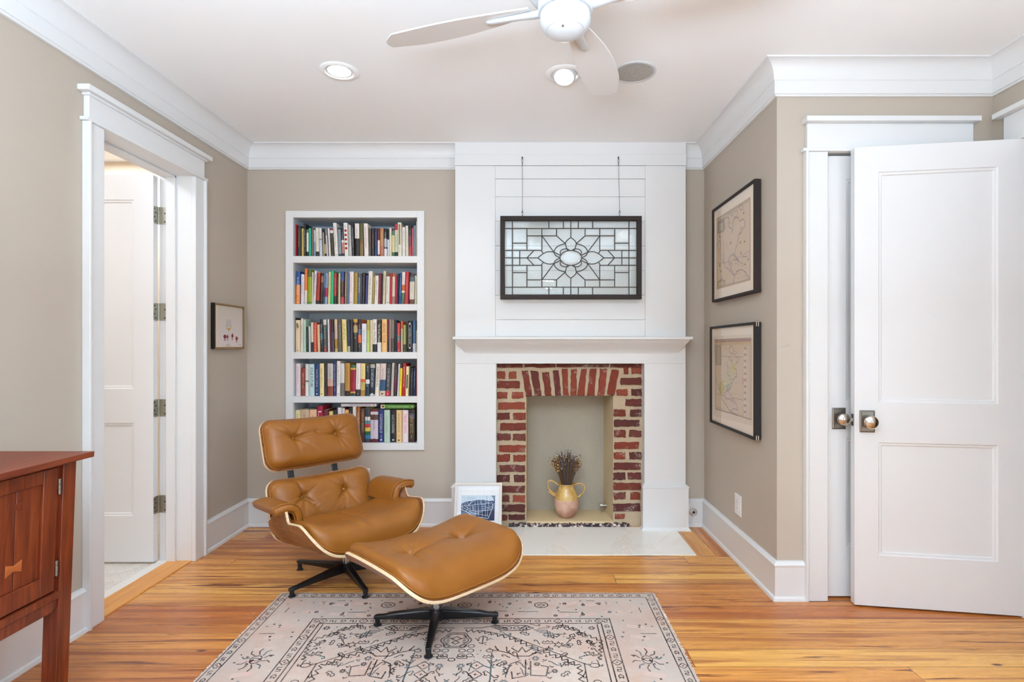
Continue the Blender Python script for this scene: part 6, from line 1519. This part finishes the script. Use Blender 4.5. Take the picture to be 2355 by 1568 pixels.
for shelf, yfoot, k, halves in ROWS:
    zsh = wz(yfoot, YFc+0.003)+0.0004; n = 0; rb = random.Random(shelf)
    entries = []
    for ox, oy, txt in halves:
        for ln in txt.strip().split('\n'):
            f_ = ln.split('|'); a = f_[0].split(); entries.append((ox+float(a[0])*k, ox+float(a[1])*k, oy+float(a[2])*k, float(a[3])*k, f_[1], f_[2], f_[3]))
    prev = None
    for e in entries:
        n += 1; xa, xb, yt, lean, cols, letr, lab = e
        ds = DS+rb.uniform(-0.012, 0.006)
        if prev is not None: ds = DS+rb.uniform(-0.010, 0.008)
        X0, X1 = wx(xa, ds), wx(xb, ds); zt = wz(yt, ds); Hh = zt-zsh; dx = lean*ds/F
        X0 = max(X0, x0+0.0008); X1 = min(X1, x1-0.0008)
        if dx < 0: X0 = max(X0, x0+0.0008-dx if prev is None else X0)
        if prev is not None:                           # lean no further than the neighbour allows
            pf, pd, pH = prev; X0 = max(X0, pf+0.0005); hc = min(Hh, pH)
            dx = max(dx, (pf+pd*hc/pH+0.0006-X0)*Hh/hc)
        X1 = max(X1, X0+0.0045)
        if X1+dx > x1-0.0008: dx = x1-0.0008-X1
        wdt = X1-X0
        dep = min(0.232, max(0.12, Hh*rb.uniform(0.60, 0.70)))
        mb = MB(); segs = []
        for c in cols.split(','):
            q = c.split(); segs.append((hexc(q[0]), float(q[1]) if len(q) > 1 else 100.0))
        tot = sum(s for _, s in segs); z = Hh
        def px_(x, y, z_): return (x+dx*z_/Hh, y, z_)
        rd = min(0.004, wdt*0.28)
        rows = []
        for c, s in segs:
            z2 = max(0.0, z-Hh*s/tot); prof = [(-wdt/2, 0.006), (-wdt/2+rd*0.35, 0.0022), (-wdt/2+rd, 0.0), (wdt/2-rd, 0.0), (wdt/2-rd*0.35, 0.0022), (wdt/2, 0.006)]
            mb.col = c; A_ = [px_(x, y, z2) for x, y in prof]; B_ = [px_(x, y, z) for x, y in prof]
            mb.add(A_+B_, [(i, i+1, i+7, i+6) for i in range(5)]); z = z2
        body = segs[len(segs)//2 if len(segs) > 2 else 0][0]; mb.col = body; t = min(0.0022, wdt*0.2)
        for sx in (-1, 1):
            xo_, xi = sx*wdt/2, sx*(wdt/2-t)
            mb.add([px_(xo_, 0.006, 0), px_(xo_, dep, 0), px_(xi, dep, 0), px_(xi, 0.006, 0), px_(xo_, 0.006, Hh), px_(xo_, dep, Hh), px_(xi, dep, Hh), px_(xi, 0.006, Hh)], [(0, 1, 5, 4), (1, 2, 6, 5), (2, 3, 7, 6), (4, 5, 6, 7), (0, 3, 2, 1)])
        mb.add([px_(-wdt/2, 0.006, Hh), px_(-wdt/2+rd, 0.0, Hh), px_(wdt/2-rd, 0.0, Hh), px_(wdt/2, 0.006, Hh), px_(wdt/2, 0.009, Hh), px_(-wdt/2, 0.009, Hh)], [(0, 1, 2, 3, 4, 5)])
        mb.col = rb.choice([(222, 210, 188), (206, 192, 166), (230, 222, 206)]); hh = Hh-0.003
        mb.add([px_(-wdt/2+t, 0.008, 0.002), px_(wdt/2-t, 0.008, 0.002), px_(wdt/2-t, dep-0.003, 0.002), px_(-wdt/2+t, dep-0.003, 0.002), px_(-wdt/2+t, 0.008, hh), px_(wdt/2-t, 0.008, hh), px_(wdt/2-t, dep-0.003, hh), px_(-wdt/2+t, dep-0.003, hh)], [(0, 1, 5, 4), (1, 2, 6, 5), (2, 3, 7, 6), (4, 5, 6, 7)])
        o = mb.build('book', 'tint', fix=False, angle=50)
        o.location = ((X0+X1)/2, ds, zsh); o['label'] = '%s, %s from the left on the %s' % (lab, ordinal(n), shelf); o['category'] = 'book'; o['group'] = 'books on the %s' % shelf
        BOOKS.append(o)
        # lettering and marks on the spine
        lc, kind = letr.split(' ', 1); lc = hexc('f0ece4') if lc == 'w' else hexc(lc); w = MB(); w.col = lc; yy = -0.0004
        def rect(x0_, x1_, z0_, z1_, c=None):
            if c: w.col = c
            w.add([px_(x0_, yy, z0_), px_(x1_, yy, z0_), px_(x1_, yy, z1_), px_(x0_, yy, z1_)], [(0, 1, 2, 3)])
        def disc(zc_, r_, c):
            w.col = c; w.add([px_(r_*cos(j*pi/8), yy, zc_+r_*sin(j*pi/8)) for j in range(16)], [tuple(range(16))])
        fw_ = wdt-2*rd if wdt > 0.012 else wdt*0.7
        def marks(z0_, z1_, width):
            "worn lettering running down the spine, too small to read"
            z_ = z1_
            while z_ > z0_:
                hgt_ = rb.uniform(0.0020, 0.0042); g_ = rb.choice([0.0012, 0.0014, 0.0016, 0.0045])
                o1, o2 = rb.uniform(-0.5, -0.30)*width, rb.uniform(0.3, 0.5)*width; m_ = rb.random()
                if m_ < 0.4: rect(o1, o1+width*0.18, z_-hgt_, z_); rect(o1, o2, z_-hgt_*0.4, z_)
                elif m_ < 0.75: rect(o1, o2, z_-hgt_*0.45, z_)
                else: rect(o1, o1+width*0.16, z_-hgt_, z_); rect(o2-width*0.16, o2, z_-hgt_, z_)
                z_ -= hgt_+g_
        if kind in ('~', '~~'):
            wd_ = fw_*(0.34 if kind == '~' else 0.62)
            marks(Hh*rb.uniform(0.30, 0.42) if kind == '~' else Hh*0.28, Hh*rb.uniform(0.82, 0.90), wd_)
            if rb.random() < 0.6: rect(-fw_*0.18, fw_*0.18, Hh*0.05, Hh*0.05+fw_*0.3)
            if rb.random() < 0.5: marks(Hh*0.12, Hh*0.22, fw_*0.3)
        elif kind == 'DOTS':
            for j in range(5): disc(Hh*(0.77-j*0.13), fw_*0.44, (176, 22, 26)); disc(Hh*(0.77-j*0.13)+0.001, fw_*0.12, (120, 10, 14))
            rect(-fw_*0.2, fw_*0.2, Hh*0.86, Hh*0.87, lc); rect(-fw_*0.3, fw_*0.3, Hh*0.89, Hh*0.90)
        elif kind == 'BAR': rect(-fw_*0.26, fw_*0.26, Hh*0.35, Hh*0.95, lc); marks(Hh*0.10, Hh*0.26, fw_*0.3)
        elif kind == 'GREENBAR': rect(-fw_*0.36, fw_*0.36, Hh*0.26, Hh*0.72, lc); w.col = (216, 196, 150); marks(Hh*0.30, Hh*0.68, fw_*0.2)
        elif kind == 'STAMP':
            for a_ in range(6):
                for b_ in range(6):
                    if rb.random() < 0.62: rect(-fw_*0.42+a_*fw_*0.14, -fw_*0.42+(a_+0.9)*fw_*0.14, Hh*0.76+b_*Hh*0.024, Hh*0.76+(b_+0.9)*Hh*0.024)
            for a_ in range(4): rect(-fw_*0.3+a_*fw_*0.15, -fw_*0.3+(a_+0.6)*fw_*0.15, Hh*0.715, Hh*0.735)
            rect(-fw_*0.15, fw_*0.15, Hh*0.045, Hh*0.06)
        elif kind == 'FRAME':
            for s_ in (-1, 1): rect(s_*fw_*0.42-0.0005, s_*fw_*0.42+0.0005, Hh*0.15, Hh*0.88)
            for z_ in (0.15, 0.88): rect(-fw_*0.42, fw_*0.42, Hh*z_-0.0005, Hh*z_+0.0005); disc(Hh*z_+(0.006 if z_ > 0.5 else -0.005), fw_*0.2, lc)
            marks(Hh*0.25, Hh*0.78, fw_*0.4)
        elif kind == 'DISC': disc(Hh*0.48, fw_*0.44, (226, 222, 216)); w.col = lc; marks(Hh*0.82, Hh*0.97, fw_*0.6); marks(Hh*0.32, Hh*0.38, fw_*0.6)
        else:
            vs, fs = text_mesh(kind, 1.0); mx_ = max(v.x for v in vs)-min(v.x for v in vs); my_ = max(v.y for v in vs)-min(v.y for v in vs)
            zs0, zs1 = (0.28, 0.88) if len(kind) > 8 else (0.38, 0.86)
            sx = Hh*(zs1-zs0)/mx_; sy = min(fw_*0.62/my_, sx*1.35); cy_ = (max(v.y for v in vs)+min(v.y for v in vs))/2; cx_ = (max(v.x for v in vs)+min(v.x for v in vs))/2
            zc_ = Hh*(zs0+zs1)/2
            w.add([px_((v.y-cy_)*sy, yy, zc_-(v.x-cx_)*sx) for v in vs], fs)
        if w.f:
            ttl = w.build('spine_title', 'ink', o, local=True, smooth=False, fix=False)
        prev = (X1, dx, Hh)
# two books lying flat on the bottom row
for xa, xb, ya, yb2, col, lab, txt, lc in ((784.4, 865.4, 928, 934.5, (226, 216, 222), 'white book lying flat on top of the bottom row', 'THE NAKED MOUNTAIN', (150, 130, 140)), (875.5, 952.6, 930, 939.2, (84, 138, 44), 'green book lying flat on top of the bottom row', "The Modern World's Cookbook", (226, 236, 200))):
    ds = 3.905; X0, X1, za, zb = wx(xa, ds), wx(xb, ds), wz(yb2, ds), wz(ya, ds); cx_ = (X0+X1)/2; wd, Hh = X1-X0, zb-za
    mb = MB(); mb.col = col; mb.box(-wd/2, wd/2, 0.0, 0.003, 0, Hh).box(-wd/2, wd/2, 0.003, 0.15, 0, 0.002).box(-wd/2, wd/2, 0.003, 0.15, Hh-0.002, Hh); mb.col = (224, 214, 194); mb.box(-wd/2+0.003, wd/2-0.003, 0.004, 0.147, 0.002, Hh-0.002)
    o = mb.build('book', 'tint'); o.location = (cx_, ds, za); tag(o, lab, 'book', 'books on the bottom shelf')
    w = MB(); vs, fs = text_mesh(txt, 1.0); mx_ = max(v.x for v in vs)-min(v.x for v in vs); my_ = max(v.y for v in vs)-min(v.y for v in vs); m0 = (max(v.x for v in vs)+min(v.x for v in vs))/2; n0 = (max(v.y for v in vs)+min(v.y for v in vs))/2
    s_ = wd*0.62/mx_; w.col = lc; w.add([(wd*0.03+(v.x-m0)*s_, -0.0004, Hh/2+(v.y-n0)*min(s_*1.3, Hh*0.55/my_)) for v in vs], fs)
    if col[1] > 200: pass
    else:
        w.col = (214, 200, 170); w.add([(-wd/2, -0.0003, 0.0005), (-wd/2+wd*0.12, -0.0003, 0.0005), (-wd/2+wd*0.12, -0.0003, Hh-0.0005), (-wd/2, -0.0003, Hh-0.0005)], [(0, 1, 2, 3)])
        w.col = (130, 60, 40); w.add([(-wd/2+wd*0.07+0.008*cos(j*pi/6), -0.0005, Hh*0.5+0.008*sin(j*pi/6)) for j in range(12)], [tuple(range(12))])
    w.col = (240, 236, 210) if col[1] < 200 else (120, 100, 110); w.add([(wd*0.44+0.004*cos(j*pi/6), -0.0005, Hh/2+0.004*sin(j*pi/6)) for j in range(12)], [tuple(range(12))])
    w.build('spine_title', 'ink', o, local=True, smooth=False, fix=False)
# ================================================================ camera, daylight, lamps and added fill light
cam = bpy.data.cameras.new('camera'); co = bpy.data.objects.new('camera', cam); C.objects.link(co)
cam.sensor_width = 36.0; cam.sensor_fit = 'HORIZONTAL'; cam.lens = 36.0*F/2355; cam.shift_x = -(PX-1177.5)/2355; cam.shift_y = (PY-784.0)/2355
cam.clip_start = 0.05; co.location = (0, 0, CZ); co.rotation_euler = (pi/2, 0, 0); bpy.context.scene.camera = co
W = bpy.data.worlds.new('sky'); bpy.context.scene.world = W; W.use_nodes = True
nt = W.node_tree; nt.nodes.clear(); sk = nt.nodes.new('ShaderNodeTexSky'); sk.sky_type = 'NISHITA'; sk.sun_disc = False; sk.sun_elevation = radians(48); sk.sun_rotation = radians(40)
bg = nt.nodes.new('ShaderNodeBackground'); bg.inputs[1].default_value = 0.35; wo = nt.nodes.new('ShaderNodeOutputWorld')
nt.links.new(sk.outputs[0], bg.inputs[0]); nt.links.new(bg.outputs[0], wo.inputs[0])
def area(name, loc, rot, sx, sy, power, rgb=(255, 255, 255), spread=180):
    l = bpy.data.lights.new(name, 'AREA'); l.shape = 'RECTANGLE'; l.size = sx; l.size_y = sy; l.energy = power; l.color = lin(rgb); l.spread = radians(spread)
    o = bpy.data.objects.new(name, l); C.objects.link(o); o.location = loc; o.rotation_euler = rot; return o
for a, b in WINS:
    area('window_daylight', ((a+b)/2, YW-0.20, (WZ0+WZ1)/2), (pi/2+radians(38), 0, 0), b-a, WZ1-WZ0, LIGHT_WIN, (206, 233, 255))
for a, b in SWIN:
    area('window_daylight', (XF+0.20, (a+b)/2, (WZ0+WZ1)/2), (pi/2+radians(38), 0, pi/2), b-a, WZ1-WZ0, LIGHT_SIDE, (206, 233, 255))
def spot(name, c, power, size=2.6, blend=0.6, rgb=(234, 246, 255), r=0.05):
    l = bpy.data.lights.new(name, 'SPOT'); l.energy = power; l.spot_size = size; l.spot_blend = blend; l.shadow_soft_size = r; l.color = lin(rgb)
    o = bpy.data.objects.new(name, l); C.objects.link(o); o.location = c; return o
spot('downlight_beam', dl1+Vector((0, 0, -0.012)), LIGHT_DOWN); spot('downlight_beam', dl2+Vector((0, 0, -0.03)), LIGHT_DOWN)
for x, y in ((-1.0, 0.55), (1.25, 0.55), (-1.0, -1.4), (1.25, -1.4)):
    c = Vector((x, y, HC)); t = thing('recessed_light', 'recessed ceiling downlight in the near half of the room', 'ceiling light', c, group='downlights in the near half of the room')
    MB().lathe([(0.098, -0.0005), (0.0985, -0.003), (0.094, -0.006), (0.074, -0.007), (0.070, -0.002)], c, 40, caps=False).build('trim_ring', 'ceil', t)
    MB().lathe([(0.0, -0.0025), (0.0705, -0.0025)], c, 40, caps=False).build('lamp_lens', 'lamp', t)
    spot('downlight_beam', c+Vector((0, 0, -0.012)), LIGHT_DOWN)
area('added_ceiling_uplight', (-0.4, -0.55, 1.5), (pi, 0, 0), 1.2, 1.2, LIGHT_UP, (206, 233, 255))  # added lamp with no fixture, aimed up to fill the room by bounce
bl = bpy.data.lights.new('bathroom_lamp', 'AREA'); bl.shape = 'DISK'; bl.size = 0.5; bl.energy = LIGHT_BATH; bl.color = lin((240, 246, 255))
o = bpy.data.objects.new('bathroom_lamp', bl); C.objects.link(o); o.location = (-2.9, 2.3, HC-0.02)
o2 = bpy.data.objects.new('bathroom_lamp', bl.copy()); C.objects.link(o2); o2.location = (-3.1, 3.75, HC-0.02); o2.data.energy = LIGHT_BATH*0.7  # second lamp, added behind the leaf to brighten the wall above it
sc = bpy.context.scene
sc.view_settings.view_transform = 'Standard'; sc.view_settings.look = 'None'; sc.view_settings.gamma = 1.0; sc.view_settings.exposure = EXPOSURE; sc.view_settings.use_curve_mapping = False
sc.cycles.max_bounces = 10; sc.cycles.diffuse_bounces = 6; sc.cycles.glossy_bounces = 4; sc.cycles.transparent_max_bounces = 12
sc.cycles.use_denoising = True; sc.cycles.sample_clamp_indirect = 6.0; sc.cycles.caustics_reflective = False; sc.cycles.caustics_refractive = False
